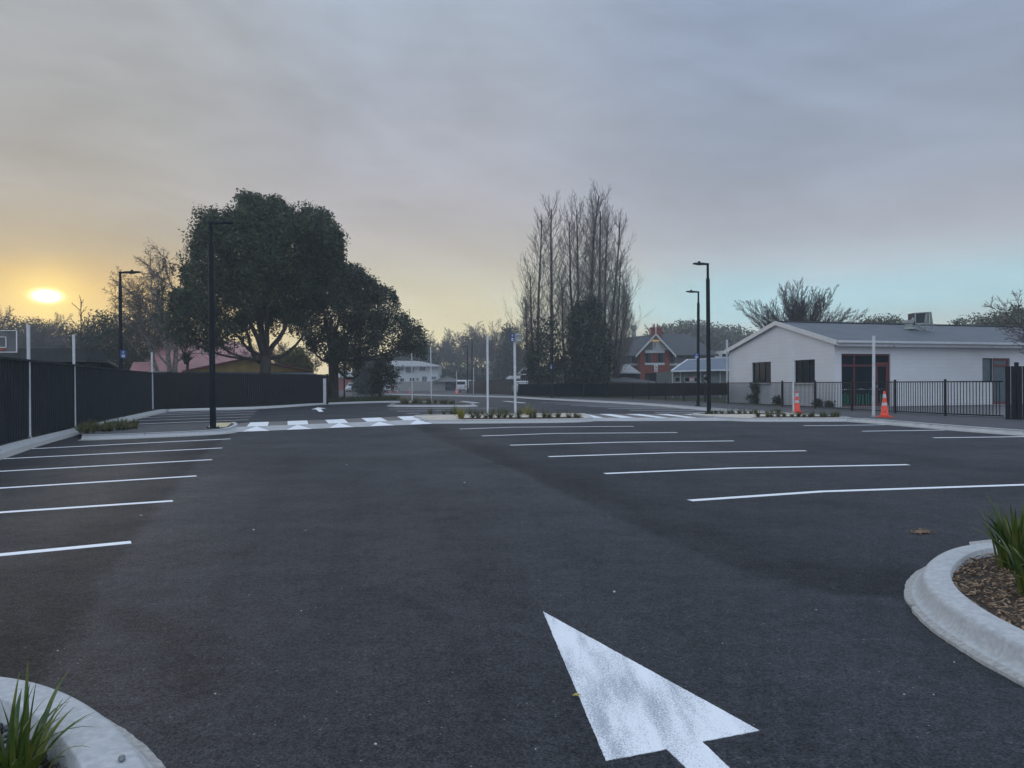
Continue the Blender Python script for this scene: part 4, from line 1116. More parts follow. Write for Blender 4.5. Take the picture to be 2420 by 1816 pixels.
gab = Plane(G(1973, 963.4, FP), G(1723, 951.5, FP))
for i, (px, py, rw, rh, lab) in enumerate(((1790, 914, 14, 14, "small dark shrub under the gable window, upper clump"), (1786, 943, 17, 14, "round dark shrub behind the railing at the gable wall"), (1841, 950, 11, 9, "low dark shrub behind the railing between the gable windows"),
                                            (1935, 955, 10, 6, "low grey green bush behind the railing near the building corner"), (1962, 958, 6, 4, "tiny ground bush behind the railing at the corner"))):
    wpt = gab.at(gab.px(px, py)[0], 0, .45); Yd = wpt.y; g = P(px, py, Yd)
    cs = crown([(px + rw * math.cos(a), py + rh * math.sin(a)) for a in [k * .7 for k in range(9)]], Yd, .3, 40, i, R=8)
    t = thing("shrub", lab, "shrub", (g.x, g.y, FP), "shrubs at the foot of the white building")
    quads_mesh("foliage", leaves(cs, 24, .09, .06, i), M['leaf_ivy'], t)
    m = MB(); m.tube([(g.x, g.y, FP), (g.x + .03, g.y, g.z)], [.03, .015], 6); m.build("stem", M['bark'], t)

# ================================================================== small loose things, mulch, stones
def scatter_poly(poly, n, seed):
    rg = np.random.default_rng(seed); xs = [p[0] for p in poly]; ys = [p[1] for p in poly]; out = np.zeros((0, 2))
    while len(out) < n:
        q = np.stack([rg.uniform(min(xs), max(xs), n), rg.uniform(min(ys), max(ys), n)], 1); out = np.vstack([out, q[in_poly(q, poly)]])
    return out[:n]
bp_ = [tuple(p) for p in bedR]
bpc = [(x, y) for x, y in bp_ if x < 4.6]
pts = scatter_poly(bp_, 9000, 2); pts = pts[(pts[:, 0] < 4.3)]
rng = random.Random(8); m = MB()
for x, y in pts:
    L = rng.uniform(.012, .05); w = rng.uniform(.004, .011)
    rot = Matrix.Rotation(rng.uniform(0, 6.28), 3, 'Z') @ Matrix.Rotation(rng.uniform(-.45, .45), 3, 'Y') @ Matrix.Rotation(rng.uniform(-.7, .7), 3, 'X')
    m.box((x, y, .082 + rng.uniform(0, .022)), (L, w, rng.uniform(.002, .005)), rot=rot)
o = m.build("bark_mulch", M['chip']); o["kind"] = "stuff"
def stone(m, c, r, seed, n=6):
    rg = random.Random(seed); vs = []; fs = []; sx, sy, sz = r * rg.uniform(.8, 1.5), r * rg.uniform(.7, 1), r * rg.uniform(.5, .8); a0 = rg.uniform(0, 6.28); ca, sa = math.cos(a0), math.sin(a0)
    for i, (rr_2, z) in enumerate(((.35, -1), (.85, -.6), (1, 0), (.85, .6), (.35, .95))):
        for k in range(n):
            t = 2 * math.pi * k / n; x, y = rr_2 * math.cos(t) * sx, rr_2 * math.sin(t) * sy
            vs.append((c[0] + x * ca - y * sa, c[1] + x * sa + y * ca, c[2] + z * sz))
    for i in range(4):
        for k in range(n): fs.append((i * n + k, i * n + (k + 1) % n, (i + 1) * n + (k + 1) % n, (i + 1) * n + k))
    fs += [tuple(range(n))[::-1], tuple(4 * n + k for k in range(n))]; m.add(vs, fs)
pts = scatter_poly([tuple(p) for p in bedL], 1500, 3); m = MB()
for i, (x, y) in enumerate(pts):
    stone(m, (x, y, .028 + rng.uniform(0, .02)), rng.uniform(.009, .02), i)
o = m.build("river_stones", M['stone'], smooth=True); o["kind"] = "stuff"
m = MB(); g = G(288, 1801, .13); stone(m, (0, 0, .008), .0135, 77, 10); o = m.build("pebble", M['pebble'], smooth=True); o.location = (g.x, g.y, .134)
tag(o, "smooth grey oval pebble lying on the curved kerb at the bottom left", "pebble")
m = MB()
for i in range(90):
    g = G(2178 + rng.gauss(0, 13), 1257 + rng.gauss(0, 2.6), .012)
    m.box((g.x, g.y, .015), (rng.uniform(.01, .035), .007, .004), rot=Matrix.Rotation(rng.uniform(0, 6.28), 3, 'Z'))
o = m.build("spilled_mulch", M['chip']); o["kind"] = "stuff"
m = MB()
for i in range(26):
    px, py = rng.uniform(60, 2300), rng.uniform(1030, 1790); g = G(px, py, .012)
    s = rng.uniform(.0022, .0055) * (1 if py > 1400 else 2.2)
    stone(m, (g.x, g.y, .006), s, i, 5)
o = m.build("loose_grit", M['concrete']); o["kind"] = "stuff"
g = G(1362, 1646, .012); m = MB(); m.add([(g.x - .02, g.y, .016), (g.x, g.y - .012, .02), (g.x + .022, g.y + .003, .015), (g.x + .002, g.y + .016, .022)], [(0, 1, 3), (1, 2, 3)])
tag(m.build("fallen_leaf", M['leaf_yellow'], origin=(g.x, g.y, .012)), "small yellowed leaf lying beside the big painted arrow", "leaf")

# ================================================================== white block building
def uvmesh(name, faces, mt, parent):
    """faces: list of (list of Vector, list of (u,v))"""
    me = bpy.data.meshes.new(name); vs = []; fs = []; uvs = []
    for pts, uv in faces:
        b = len(vs); vs += [tuple(p) for p in pts]; fs.append(tuple(range(b, b + len(pts)))); uvs += uv
    me.from_pydata(vs, [], fs); l = me.uv_layers.new(name="UVMap")
    l.data.foreach_set("uv", [c for q in uvs for c in q]); me.update()
    return finish(name, me, mt, parent, None, False)
def wall_faces(pl_, a0, a1, z0, z1, holes, rev=.14):
    """holes: (a0,a1,z0,z1); returns faces with UV, reveals going inward"""
    xs = sorted({a0, a1, *[h[0] for h in holes], *[h[1] for h in holes]}); zs = sorted({z0, z1, *[h[2] for h in holes], *[h[3] for h in holes]})
    out = []
    for i in range(len(xs) - 1):
        for j in range(len(zs) - 1):
            cx, cz = (xs[i] + xs[i + 1]) / 2, (zs[j] + zs[j + 1]) / 2
            if any(h[0] < cx < h[1] and h[2] < cz < h[3] for h in holes): continue
            q = [(xs[i], zs[j]), (xs[i + 1], zs[j]), (xs[i + 1], zs[j + 1]), (xs[i], zs[j + 1])]
            out.append(([pl_.at(a, z) for a, z in q], q))
    for h in holes:
        c = [(h[0], h[2]), (h[1], h[2]), (h[1], h[3]), (h[0], h[3])]
        for k in range(4):
            (a, z), (a2, z2) = c[k], c[(k + 1) % 4]
            out.append(([pl_.at(a, z), pl_.at(a2, z2), pl_.at(a2, z2, -rev), pl_.at(a, z, -rev)], [(a, z), (a2, z2), (a2 + rev, z2 + rev), (a + rev, z + rev)]))
    return out
def framed(pl_, name, h, parent, mulls=(), trans=(), fw=.05, depth=.09, fm='maroon', gm='glass', pane_name="pane"):
    """window: frame bars as the part, glass as its sub-part"""
    a0, a1, z0, z1 = h; m = MB()
    ang = math.atan2(pl_.d.y, pl_.d.x)
    def bar(x0, x1, y0, y1, o=0.0):
        c = pl_.at((x0 + x1) / 2, (y0 + y1) / 2, -depth + o); m.box(c, (x1 - x0, .05, y1 - y0), rz=ang)
    bar(a0, a1, z0, z0 + fw); bar(a0, a1, z1 - fw, z1); bar(a0, a0 + fw, z0 + fw, z1 - fw); bar(a1 - fw, a1, z0 + fw, z1 - fw)
    for q in mulls: bar(q - fw / 2, q + fw / 2, z0 + fw, z1 - fw, .003)
    for (x0, x1, z) in trans: bar(x0, x1, z - fw / 2, z + fw / 2, .006)
    w = m.build(name, M[fm], parent)
    m = MB(); c = pl_.at((a0 + a1) / 2, (z0 + z1) / 2, -depth - .012); m.box(c, (a1 - a0 - .01, .008, z1 - z0 - .01), rz=ang)
    m.build(pane_name, M[gm], w); return w
Cc, Lc = G(1973, 963.4, FP), G(1723, 951.5, FP)
Rc = G(2349, 957, FP); sd_ = (Rc - Cc).normalized(); Rc = Cc + sd_ * 24
pg, ps_ = gab, Plane(Cc, Rc)
ZE = 3.22; ZR = 4.46
t = thing("block_building", "low white painted block building with grey iron roof behind the railing on the right", "building", Cc)
hg = []
for x0, x1, y0, y1 in ((1777, 1822, 855.5, 905.5), (1877.5, 1926, 850, 905.5)):
    a_, z_ = pg.px(x1, y1); b_, z2 = pg.px(x0, y0 + 1.5); hg.append((a_, b_, z_, (z2 + pg.px(x1, y0)[1]) / 2))
Lg = pg.L; ta = Lg * .475
fc = wall_faces(pg, 0, Lg, FP, ZE, hg)
fc.append(([pg.at(0, ZE), pg.at(Lg, ZE), pg.at(ta, ZR)], [(0, ZE), (Lg, ZE), (ta, ZR)]))
hs = []
a_, zt = ps_.px(1988.5, 836.3); b_, _ = ps_.px(2104, 836.3); hs.append((a_, b_, FP + .02, zt))
dA = (a_, b_, FP + .02, zt)
a2, zt2 = ps_.px(2321.5, 846.8); b2, _ = ps_.px(2387, 846.8); am, _ = ps_.px(2347, 900); zs_ = ps_.px(2330, 904)[1]
hs += [(a2, am, zs_, zt2), (am, b2, FP + .02, zt2)]
fs_ = wall_faces(ps_, 0, 24, FP, ZE, hs)
hl = ps_.at(24, 0); bk1 = Lc + sd_ * 24
for A_, B_ in ((ps_.at(24, 0), bk1), (bk1, Lc)):
    L_ = (B_ - A_).length
    fs_.append(([Vector((A_.x, A_.y, FP)), Vector((B_.x, B_.y, FP)), Vector((B_.x, B_.y, ZE)), Vector((A_.x, A_.y, ZE))], [(0, 0), (L_, 0), (L_, ZE), (0, ZE)]))
uvmesh("wall", fc + fs_, M['white_block'], t)
# roof
ap = pg.at(ta, ZR); gd = (Lc - Cc).normalized(); so = sd_ * -.12
slope_r = (ZR - ZE) / ta; slope_l = (ZR - ZE) / (Lg - ta)
e1 = Cc - gd * .35; e1 = Vector((e1.x, e1.y, ZE - .35 * slope_r)); e2 = Lc + gd * .3; e2 = Vector((e2.x, e2.y, ZE - .3 * slope_l))
rt = Vector((0, 0, .09)); m = MB()
m.slab([e1 + so + rt, e1 + sd_ * 24.2 + rt, ap + sd_ * 24.2 + rt, ap + so + rt], .05)
m.slab([e2 + so + rt, ap + so + rt, ap + sd_ * 24.2 + rt, e2 + sd_ * 24.2 + rt], .05)
rf = m.build("roof", M['roof_grey'], t)
m = MB(); m.bar(ap + so + rt + Vector((0, 0, .03)), ap + sd_ * 24.2 + rt + Vector((0, 0, .03)), .26, .035); m.build("ridge_cap", M['roof_grey'], rf)
m = MB(); f0 = sd_ * -.16
for a0_, b0_ in ((e1, ap), (ap, e2)):
    m.slab([a0_ + f0 + Vector((0, 0, .13)), b0_ + f0 + Vector((0, 0, .13)), b0_ + f0 + Vector((0, 0, -.10)), a0_ + f0 + Vector((0, 0, -.10))], sd_ * .035)
m.build("barge_board", M['white_trim'], t)
m = MB(); n_ = -gd
def gut(zc, o, w, h): m.bar(Cc + n_ * o + Vector((0, 0, zc - FP)) + so, Cc + n_ * o + Vector((0, 0, zc - FP)) + sd_ * 24.2, w, h)
gut(ZE - .02, .42, .12, .11)
m.build("gutter", M['white_trim'], t)
m = MB(); m.bar(Cc + n_ * .34 + Vector((0, 0, ZE - .14 - FP)) + so, Cc + n_ * .34 + Vector((0, 0, ZE - .14 - FP)) + sd_ * 24.2, .03, .16)
m.bar(Cc + n_ * .17 + Vector((0, 0, ZE - .23 - FP)), Cc + n_ * .17 + Vector((0, 0, ZE - .23 - FP)) + sd_ * 24.2, .34, .02); m.build("fascia", M['white_trim'], t)
for h in hg:
    w_ = h[1] - h[0]; framed(pg, "window", h, t, mulls=(h[0] + w_ * .36, h[0] + w_ * .68), trans=((h[0], h[0] + w_ * .36, h[3] - .32), (h[0] + w_ * .68, h[1], h[3] - .32)), fw=.035, fm='black')
    m = MB(); c = pg.at((h[0] + h[1]) / 2, h[2] - .03, .02); m.box(c, (h[1] - h[0] + .1, .16, .05), rz=math.atan2(pg.d.y, pg.d.x)); m.build("window_sill", M['white_trim'], t)
q = lambda x: ps_.px(x, 880)[0]
zt_ = ps_.px(2040, 864.3)[1]
dw = framed(ps_, "glazed_entrance", dA, t, mulls=(q(2021), q(2067.5)), trans=((dA[0], q(2067.5), zt_), (q(2067.5), dA[1], zt_)), fw=.085)
ang = math.atan2(ps_.d.y, ps_.d.x)
m = MB(); x0, x1 = q(2070), q(2101)
for (a, b, z0, z1) in ((x0, x1, 2.05, 2.25), (x0, x0 + .14, FP + .2, 2.05), (x1 - .14, x1, FP + .2, 2.05), (x0, x1, FP + .02, FP + .2)):
    m.box(ps_.at((a + b) / 2, (z0 + z1) / 2, -.07), (b - a, .05, z1 - z0), rz=ang)
dl = m.build("door", M['maroon'], t); m = MB(); m.box(ps_.at(x0 + .09, 1.1, -.03), (.03, .05, .14), rz=ang); m.build("handle", M['ac_grey'], dl)
m = MB(); k = 0; a = dA[0] + .12
while a < dA[1] - .15:
    m.box(ps_.at(a, FP + .36 + .03 * math.sin(k * 2.3), -.092), (.085, .006, .52 + .07 * math.sin(k * 1.7)), rz=ang); a += .17; k += 1
m.build("green_cutout", M['green'], dw)
m = MB(); a = dA[0] + .12
while a < dA[1] - .15:
    m.box(ps_.at(a, .96 + .015 * math.sin(a * 9), -.092), (.055, .006, .028), rz=ang); a += .12
m.build("dashed_tape", M['white_sign'], dw)
framed(ps_, "window", hs[1], t, fw=.05, gm='glass_pale', fm='black')
framed(ps_, "glazed_door", hs[2], t, mulls=(), trans=((am, b2, 2.1),), fw=.13, gm='glass_pale')
m = MB(); c = P(2105, 818, ps_.at(q(2105), 0, .3).y); m.box(c + Vector((0, 0, .04)), (.1, .12, .06)); 
for s in (-.12, .12): m.lathe((c.x + s, c.y - .08, c.z - .03), [(.07, -.03), (.075, .03), (.03, .06)], 10)
m.build("flood_light", M['ac_grey'], t)
m = MB(); m.tube([Lc + Vector((-.12, -.05, 0)), Lc + Vector((-.12, -.05, 3.9 - FP))], .06, 8); m.build("downpipe", M['white_trim'], t)

# rooftop unit
Ya = 41.5
def pa(x, y, Yd=Ya): return P(2120 + x * .13562, 700 + y * .13562, Yd)
t = thing("rooftop_cooler", "louvred grey cooling unit on a metal stand on the white building's roof", "cooling unit", pa(450, 560))
m = MB(); a, b = pa(322, 470), pa(560, 290); m.box(((a.x + b.x) / 2, Ya + .4, (a.z + b.z) / 2), (b.x - a.x, .8, b.z - a.z)); m.build("louvre_box", M['ac_dark'], t)
m = MB()
for x, y0, y1 in ((318, 480, 300), (512, 478, 285), (588, 478, 282)):
    m.bar(pa(x, y0, Ya - .03), pa(x, y1, Ya - .03), .05)
m.bar(pa(312, 300, Ya - .03), pa(592, 282, Ya - .03), .05); m.bar(pa(312, 482, Ya - .03), pa(592, 476, Ya - .03), .05)
for k in range(5): m.bar(pa(525 + k * 12, 470, Ya - .02), pa(525 + k * 12, 295, Ya - .02), .015)
m.build("casing_frame", M['ac_grey'], t)
m = MB()
for a, b in (((320, 490), (640, 490)), ((270, 545), (515, 630)), ((515, 632), (645, 636)), ((505, 490), (505, 630)), ((632, 490), (640, 634)), ((300, 525), (510, 545)), ((380, 495), (385, 560)), ((515, 590), (630, 610)), ((590, 300), (615, 480)), ((500, 320), (480, 480))):
    m.bar(pa(*a, Ya - .05), pa(*b, Ya - .05), .055)
m.bar(pa(640, 490, Ya - .05), pa(640, 490, Ya + .8), .05); m.bar(pa(640, 630, Ya - .05), pa(640, 560, Ya + .8), .05); m.bar(pa(320, 490, Ya - .05), pa(320, 490, Ya + .8), .05)
m.build("stand", M['ac_grey'], t)
m = MB(); m.tube([pa(310, 440), pa(280, 400), pa(262, 460), pa(240, 520)], [.08, .09, .09, .08], 10)
c = pa(200, 520); m.lathe((c.x, c.y, c.z - .2), [(.32, 0), (.32, .06), (.2, .1), (.2, .3), (.26, .34), (.26, .5)], 12)
m.build("duct", M['ac_grey'], t)

# ================================================================== brick house, sheds, cottage
def gpy(Yd): return 908 + H * F / Yd
def q5(x, y, Yd): return P(1440 + x * .18987, 740 + y * .18987, Yd)
def fb5(x0, x1, y0, y1, Yd, dep, mb=None):
    return fbox(1440 + x0 * .18987, 1440 + x1 * .18987, 740 + y0 * .18987, 740 + y1 * .18987 if y1 is not None else gpy(Yd), Yd, dep, mb)
B0 = 88
t = thing("brick_house", "two-storey house with dark tiled roof and red brick gable bay beyond the railing", "house", q5(565, 900, B0))
m = MB()
m.slab([q5(40, 548, B0 - .5), q5(330, 528, B0 - .5), q5(590, 262, B0 + 7), q5(60, 325, B0 + 7)], .15)
m.slab([q5(330, 522, B0 - .45), q5(1365, 520, B0 - .45), q5(990, 264, B0 + 7), q5(590, 262, B0 + 7)], .15)
m.slab([q5(1365, 520, B0 - .45), q5(990, 264, B0 + 7), q5(1300, 505, B0 + 15)], .15)
m.slab([q5(590, 262, B0 + 7), q5(990, 264, B0 + 7), q5(1300, 500, B0 + 15), q5(60, 520, B0 + 15), q5(60, 325, B0 + 7)], .15)
rf = m.build("roof", M['roof_dark'], t)
m = MB()  # gable bay roof
m.slab([q5(330, 520, B0 - 2.4), q5(580, 246, B0 - 2.4), q5(580, 250, B0 + 6), q5(330, 522, B0 + 1)], .16)
m.slab([q5(832, 520, B0 - 2.4), q5(580, 246, B0 - 2.4), q5(580, 250, B0 + 6), q5(832, 522, B0 + 1)], .16)
m.build("gable_roof", M['roof_dark'], t)
m = MB()
for e in (q5(328, 526, B0 - 2.45), q5(834, 526, B0 - 2.45)):
    a_ = q5(580, 250, B0 - 2.45); m.slab([e, a_, a_ + Vector((0, 0, -.28)), e + Vector((0, 0, -.28))], (0, .05, 0))
m.bar(q5(580, 262, B0 - 2.6), q5(580, 170, B0 - 2.6), .09)
m.build("barge_board", M['white_trim'], t)
m = MB(); m.slab([q5(408, 460, B0 - 1.9), q5(745, 460, B0 - 1.9), q5(580, 285, B0 - 1.9)], (0, .1, 0)); pd_ = m.build("gable_panel", M['wall_house'], t)
m = MB()
for k in range(12):
    x = 425 + k * 11; yt = 460 - (x - 408) * (175 / 172) + 6
    if x < 545: m.bar(q5(x, 458, B0 - 1.93), q5(x, yt, B0 - 1.93), .06)
m.build("batten", M['wall_grey'], pd_)
m = MB(); fb5(548, 586, 350, 445, B0 - 1.96, .05, m); m.build("vent", M['white_trim'], pd_)
m = MB()
for k in range(6): fb5(551, 583, 358 + k * 15, 364 + k * 15, B0 - 1.99, .02, m)
m.build("louvre", M['wall_grey'], pd_)
m = MB()
for k in range(9):
    c = q5(515 + k * 14, 350 + 5 * math.sin(k * 2.2), B0 - 2.05); m.lathe(c, [(.02, 0), (.035, .03), (.02, .06)], 6)
m.build("string_light", M['fairy'], t)
m = MB(); fb5(385, 444, 458, None, B0 - 1.8, 2, m); fb5(688, 747, 458, None, B0 - 1.8, 2, m); fb5(444, 688, 648, 750, B0 - 1.8, 2, m); fb5(522, 606, 503, 618, B0 - 1.78, 2, m)
m.build("brick_wall", M['brick'], t)
m = MB(); fb5(444, 688, 462, 499, B0 - 1.9, .3, m); fb5(444, 688, 620, 649, B0 - 1.95, .35, m); fb5(240, 384, 628, 656, B0 - .1, .3, m); fb5(748, 905, 628, 656, B0 - .1, .3, m)
m.build("white_band", M['wall_house'], t)
for x0, x1 in ((452, 522), (608, 682), (556, 594)):
    m = MB(); wd = (x1 - x0)
    fb5(x0, x1, 500, 506, B0 - 1.82, .1, m); fb5(x0, x1, 610, 616, B0 - 1.82, .1, m)
    for f_ in ((0, .5, 1) if wd > 50 else (0, 1)): fb5(x0 + (wd - 5) * f_, x0 + (wd - 5) * f_ + 5, 506, 610, B0 - 1.82, .1, m)
    w_ = m.build("window", M['black'], t); m = MB(); fb5(x0 + 2, x1 - 2, 504, 612, B0 - 1.75, .05, m); m.build("pane", M['glass'], w_)
    if wd > 50:
        m = MB(); fb5(x0 + 32, x0 + 44, 508, 608, B0 - 1.78, .02, m); fb5(x1 - 18, x1 - 7, 508, 608, B0 - 1.78, .02, m); m.build("curtain", M['glass_pale'], w_)
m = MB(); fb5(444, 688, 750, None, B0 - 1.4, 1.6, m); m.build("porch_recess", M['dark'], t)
m = MB(); fb5(455, 500, 760, None, B0 - 1.5, .06, m); m.build("door", M['dark_roof'], t)
m = MB(); fb5(560, 602, 645, 735, B0 - 2.0, .12, m); sg = m.build("sign_board", M['white_sign'], t)
m = MB(); c0 = q5(578, 668, B0 - 2.03); m.slab([q5(572, 652, B0 - 2.03), q5(590, 672, B0 - 2.03), q5(588, 690, B0 - 2.03), q5(576, 678, B0 - 2.03)], (0, .02, 0)); m.build("bird_emblem", M['black'], sg)
m = MB()
for k in range(3): fb5(567, 596, 700 + k * 10, 704 + k * 10, B0 - 2.03, .02, m)
m.build("lettering", M['wall_grey'], sg)
m = MB(); c = q5(714, 772, B0 - 1.95); m.lathe(c, [(.33, 0), (.33, .06)], 16, axis=Matrix.Rotation(R_(90), 3, 'X')); sh = m.build("round_plaque", M['black'], t)
m = MB(); c = q5(714, 770, B0 - 2.02); m.slab([c + Vector((x, -.03, z)) for x, z in ((-.16, .16), (.16, .16), (.13, -.05), (0, -.2), (-.13, -.05))], (0, .02, 0)); m.build("shield_emblem", M['white_sign'], sh)
m = MB(); fb5(60, 386, 538, None, B0, 10, m); fb5(746, 1310, 525, None, B0, 10, m); m.build("wall", M['wall_grey'], t)
for x0, x1 in ((170, 186), (280, 300), (800, 822), (935, 950)):
    m = MB(); fb5(x0, x1, 545, 620, B0 - .08, .08, m); w_ = m.build("window", M['wall_house'], t); m = MB(); fb5(x0 + 3, x1 - 3, 550, 616, B0 - .1, .03, m); m.build("pane", M['glass'], w_)
m = MB(); a_, b_ = q5(525, 262, B0 + 6), q5(648, 178, B0 + 6); cx_ = (a_.x + b_.x) / 2
m.box((cx_, B0 + 6.4, (a_.z - 1 + b_.z) / 2), (b_.x - a_.x, 1.0, b_.z - a_.z + 1)); ch = m.build("chimney", M['brick'], t)
m = MB(); m.box((cx_, B0 + 6.4, b_.z - .1), (b_.x - a_.x + .2, 1.2, .2))
for k in (-.2, .2): m.lathe((cx_ + k, B0 + 6.4, b_.z), [(.1, 0), (.08, .45)], 8)
m.build("chimney_cap", M['brick'], ch)
m = MB(); c = q5(304, 295, B0 + 7); m.lathe((c.x, c.y, c.z - .3), [(.35, 0), (.3, .7), (.22, .8), (.22, 1.1), (.38, 1.2), (.38, 1.65), (.2, 1.75)], 12); m.build("roof_vent", M['ac_grey'], t)
# low annexes beside it
t = thing("annex", "low building with pale hipped roof at the foot of the brick house, left side", "building", q5(220, 900, 80))
m = MB(); m.slab([q5(40, 742, 79.5), q5(388, 744, 79.5), q5(240, 640, 83), q5(80, 636, 83)], .1); m.build("roof", M['roof_pale'], t)
m = MB(); fb5(50, 380, 746, None, 80, 5, m); m.build("wall", M['shed'], t)
m = MB(); m.bar(q5(40, 745, 79.4), q5(388, 747, 79.4), .06, .12); m.build("gutter", M['white_trim'], t)
t = thing("lean_to", "dark sagging lean-to roof just behind the railing, before the brick porch", "shed", q5(300, 900, 72))
m = MB(); m.slab([q5(20, 805, 74), q5(200, 800, 74), q5(580, 855, 72), q5(560, 872, 71), q5(20, 850, 71)], .12); m.build("roof", M['dark_roof'], t)
m = MB(); fb5(30, 560, 856, None, 72, 2, m); m.build("wall", M['shed'], t)
t = thing("blue_shed", "long low shed with blue-grey iron roof and small signs beside the white building", "shed", q5(1000, 900, 62))
m = MB(); m.slab([q5(778, 722, 60.5), q5(1560, 700, 60.5), q5(1560, 552, 67), q5(975, 588, 67)], .1); rf = m.build("roof", M['roof_blue'], t)
m = MB(); m.bar(q5(775, 724, 60.4), q5(977, 584, 67), .14, .14); m.bar(q5(975, 584, 67), q5(1560, 549, 67), .2, .1); m.bar(q5(778, 726, 60.4), q5(1560, 706, 60.4), .12, .13); m.build("gutter", M['white_trim'], t)
m = MB(); fb5(792, 1560, 722, None, 61, 7, m); m.build("wall", M['wall_blue'], t)
for x, w_, d_ in ((886, 3, .08), (1138, 3, .08), (1380, 3, .08), (791, 5, .15)):
    m = MB(); fb5(x - w_, x + w_, 722, None, 61 - d_, d_, m); m.build("downpipe", M['white_trim'], t)
for x0, x1 in ((818, 880), (938, 1118)):
    m = MB(); fb5(x0 - 3, x1 + 3, 797, 803, 60.9, .1, m); fb5(x0 - 3, x1 + 3, 856, 866, 60.85, .16, m)
    for k in range(4 if x1 > 900 else 2):
        n_ = 3 if x1 > 900 else 1; xx = x0 + (x1 - x0) * k / n_; fb5(xx - 2, xx + 2, 803, 856, 60.9, .1, m)
    w_ = m.build("window", M['wall_house'], t); m = MB(); fb5(x0, x1, 803, 856, 60.96, .03, m); m.build("pane", M['glass'], w_)
m = MB(); fb5(1005, 1050, 797, 852, 60.75, .04, m); s_ = m.build("sign_board", M['white_sign'], t)
m = MB(); fb5(1008, 1047, 798, 812, 60.72, .02, m); fb5(1014, 1042, 822, 827, 60.72, .02, m); fb5(1010, 1046, 836, 843, 60.72, .02, m); m.build("lettering", M['red_sign'], s_)
m = MB(); fb5(1184, 1226, 770, 866, 60.75, .04, m); s_ = m.build("sign_board", M['white_sign'], t)
m = MB(); fb5(1192, 1220, 780, 790, 60.72, .02, m); fb5(1192, 1204, 850, 858, 60.72, .02, m); fb5(1208, 1220, 850, 858, 60.72, .02, m)
c = q5(1204, 818, 60.72); m.lathe(c, [(.16, 0), (.16, .02)], 14, axis=Matrix.Rotation(R_(90), 3, 'X')); m.build("lettering", M['black'], s_)
for x in (806, 1124):
    m = MB(); c = q5(x, 745, 60.7); m.lathe((c.x, c.y, c.z), [(.05, 0), (.12, .06), (.05, .14)], 8); m.build("wall_light", M['white_trim'], t)
t = thing("flat_roof_block", "small pale flat roofed block with dark windows far behind the blue shed", "building", P(1717, 870, 110))
m = MB(); fb5(1402, 1500, 470, None, 110, 6, m); m.build("wall", M['wall_house'], t)
m = MB(); fb5(1408, 1462, 508, 545, 109.9, .08, m); fb5(1470, 1496, 508, 545, 109.9, .08, m); m.build("window", M['glass'], t)
m = MB(); m.tube([q5(1466, 470, 109), q5(1462, 370, 109)], .08, 6); m.build("antenna", M['black'], t)

def qa(x, y, Yd): return P(1120 + x * .12048, 760 + y * .12048, Yd)
def fba(x0, x1, y0, y1, Yd, dep, mb=None): return fbox(1120 + x0 * .12048, 1120 + x1 * .12048, 760 + y0 * .12048, 760 + y1 * .12048 if y1 else gpy(Yd), Yd, dep, mb)
t = thing("gabled_hut", "narrow half-timbered hut with white trimmed gable left of the poplars", "hut", qa(980, 1400, 95))
m = MB(); m.slab([qa(865, 1035, 94), qa(978, 915, 94), qa(1080, 905, 100), qa(960, 1000, 100)], .1); m.slab([qa(1095, 1030, 94), qa(978, 915, 94), qa(1120, 905, 99), qa(1180, 1000, 99)], .1); m.build("roof", M['roof_pale'], t)
m = MB(); m.bar(qa(862, 1038, 93.9), qa(978, 912, 93.9), .12, .16); m.bar(qa(1098, 1030, 93.9), qa(978, 912, 93.9), .12, .16); m.bar(qa(900, 1042, 93.9), qa(1115, 1036, 93.9), .1, .12); m.build("barge_board", M['white_trim'], t)
m = MB(); fba(915, 1110, 1040, None, 95, 4, m); m.slab([qa(895, 1030, 94.9), qa(1070, 1028, 94.9), qa(978, 930, 94.9)], (0, .1, 0)); m.build("wall", M['wall_grey'], t)
m = MB()
for x in (950, 990, 1025): m.bar(qa(x, 1240, 94.8), qa(x, 945 + abs(x - 978) * .8, 94.8), .09)
m.build("timber_frame", M['dark'], t)
t = thing("low_cottage", "low pale roof showing above the dark fence beside the gabled hut", "building", qa(720, 1300, 100))
m = MB(); m.slab([qa(620, 1125, 100), qa(750, 1125, 100), qa(690, 1065, 101)], .1); m.slab([qa(690, 1065, 101), qa(920, 1062, 104), qa(925, 1118, 100), qa(745, 1125, 100)], .1); m.build("roof", M['roof_pale'], t)
m = MB(); fba(640, 915, 1122, None, 100.5, 3, m); m.build("wall", M['wall_grey'], t)

# pale two-storey house
def q3(x, y, Yd): return P(800 + x * .217, 740 + y * .217, Yd)
def fb3(x0, x1, y0, y1, Yd, dep, mb=None): return fbox(800 + x0 * .217, 800 + x1 * .217, 740 + y0 * .217, 740 + y1 * .217 if y1 else gpy(Yd), Yd, dep, mb)
YH = 165
t = thing("pale_house", "pale two-storey house with light hipped roof in the hazy distance", "house", q3(750, 830, YH))
m = MB(); m.slab([q3(400, 577, YH - 1), q3(1112, 577, YH - 1), q3(885, 524, YH + 5), q3(585, 520, YH + 5)], .25); m.slab([q3(1112, 577, YH - 1), q3(1112, 574, YH + 11), q3(885, 524, YH + 5)], .25)
m.slab([q3(400, 577, YH - 1), q3(400, 577, YH + 11), q3(585, 520, YH + 5)], .25); m.slab([q3(585, 520, YH + 5), q3(885, 524, YH + 5), q3(1112, 574, YH + 11), q3(400, 577, YH + 11)], .25); m.build("roof", M['roof_pale'], t)
m = MB(); fb3(430, 1080, 578, None, YH, 10, m); m.build("wall", M['wall_house'], t)
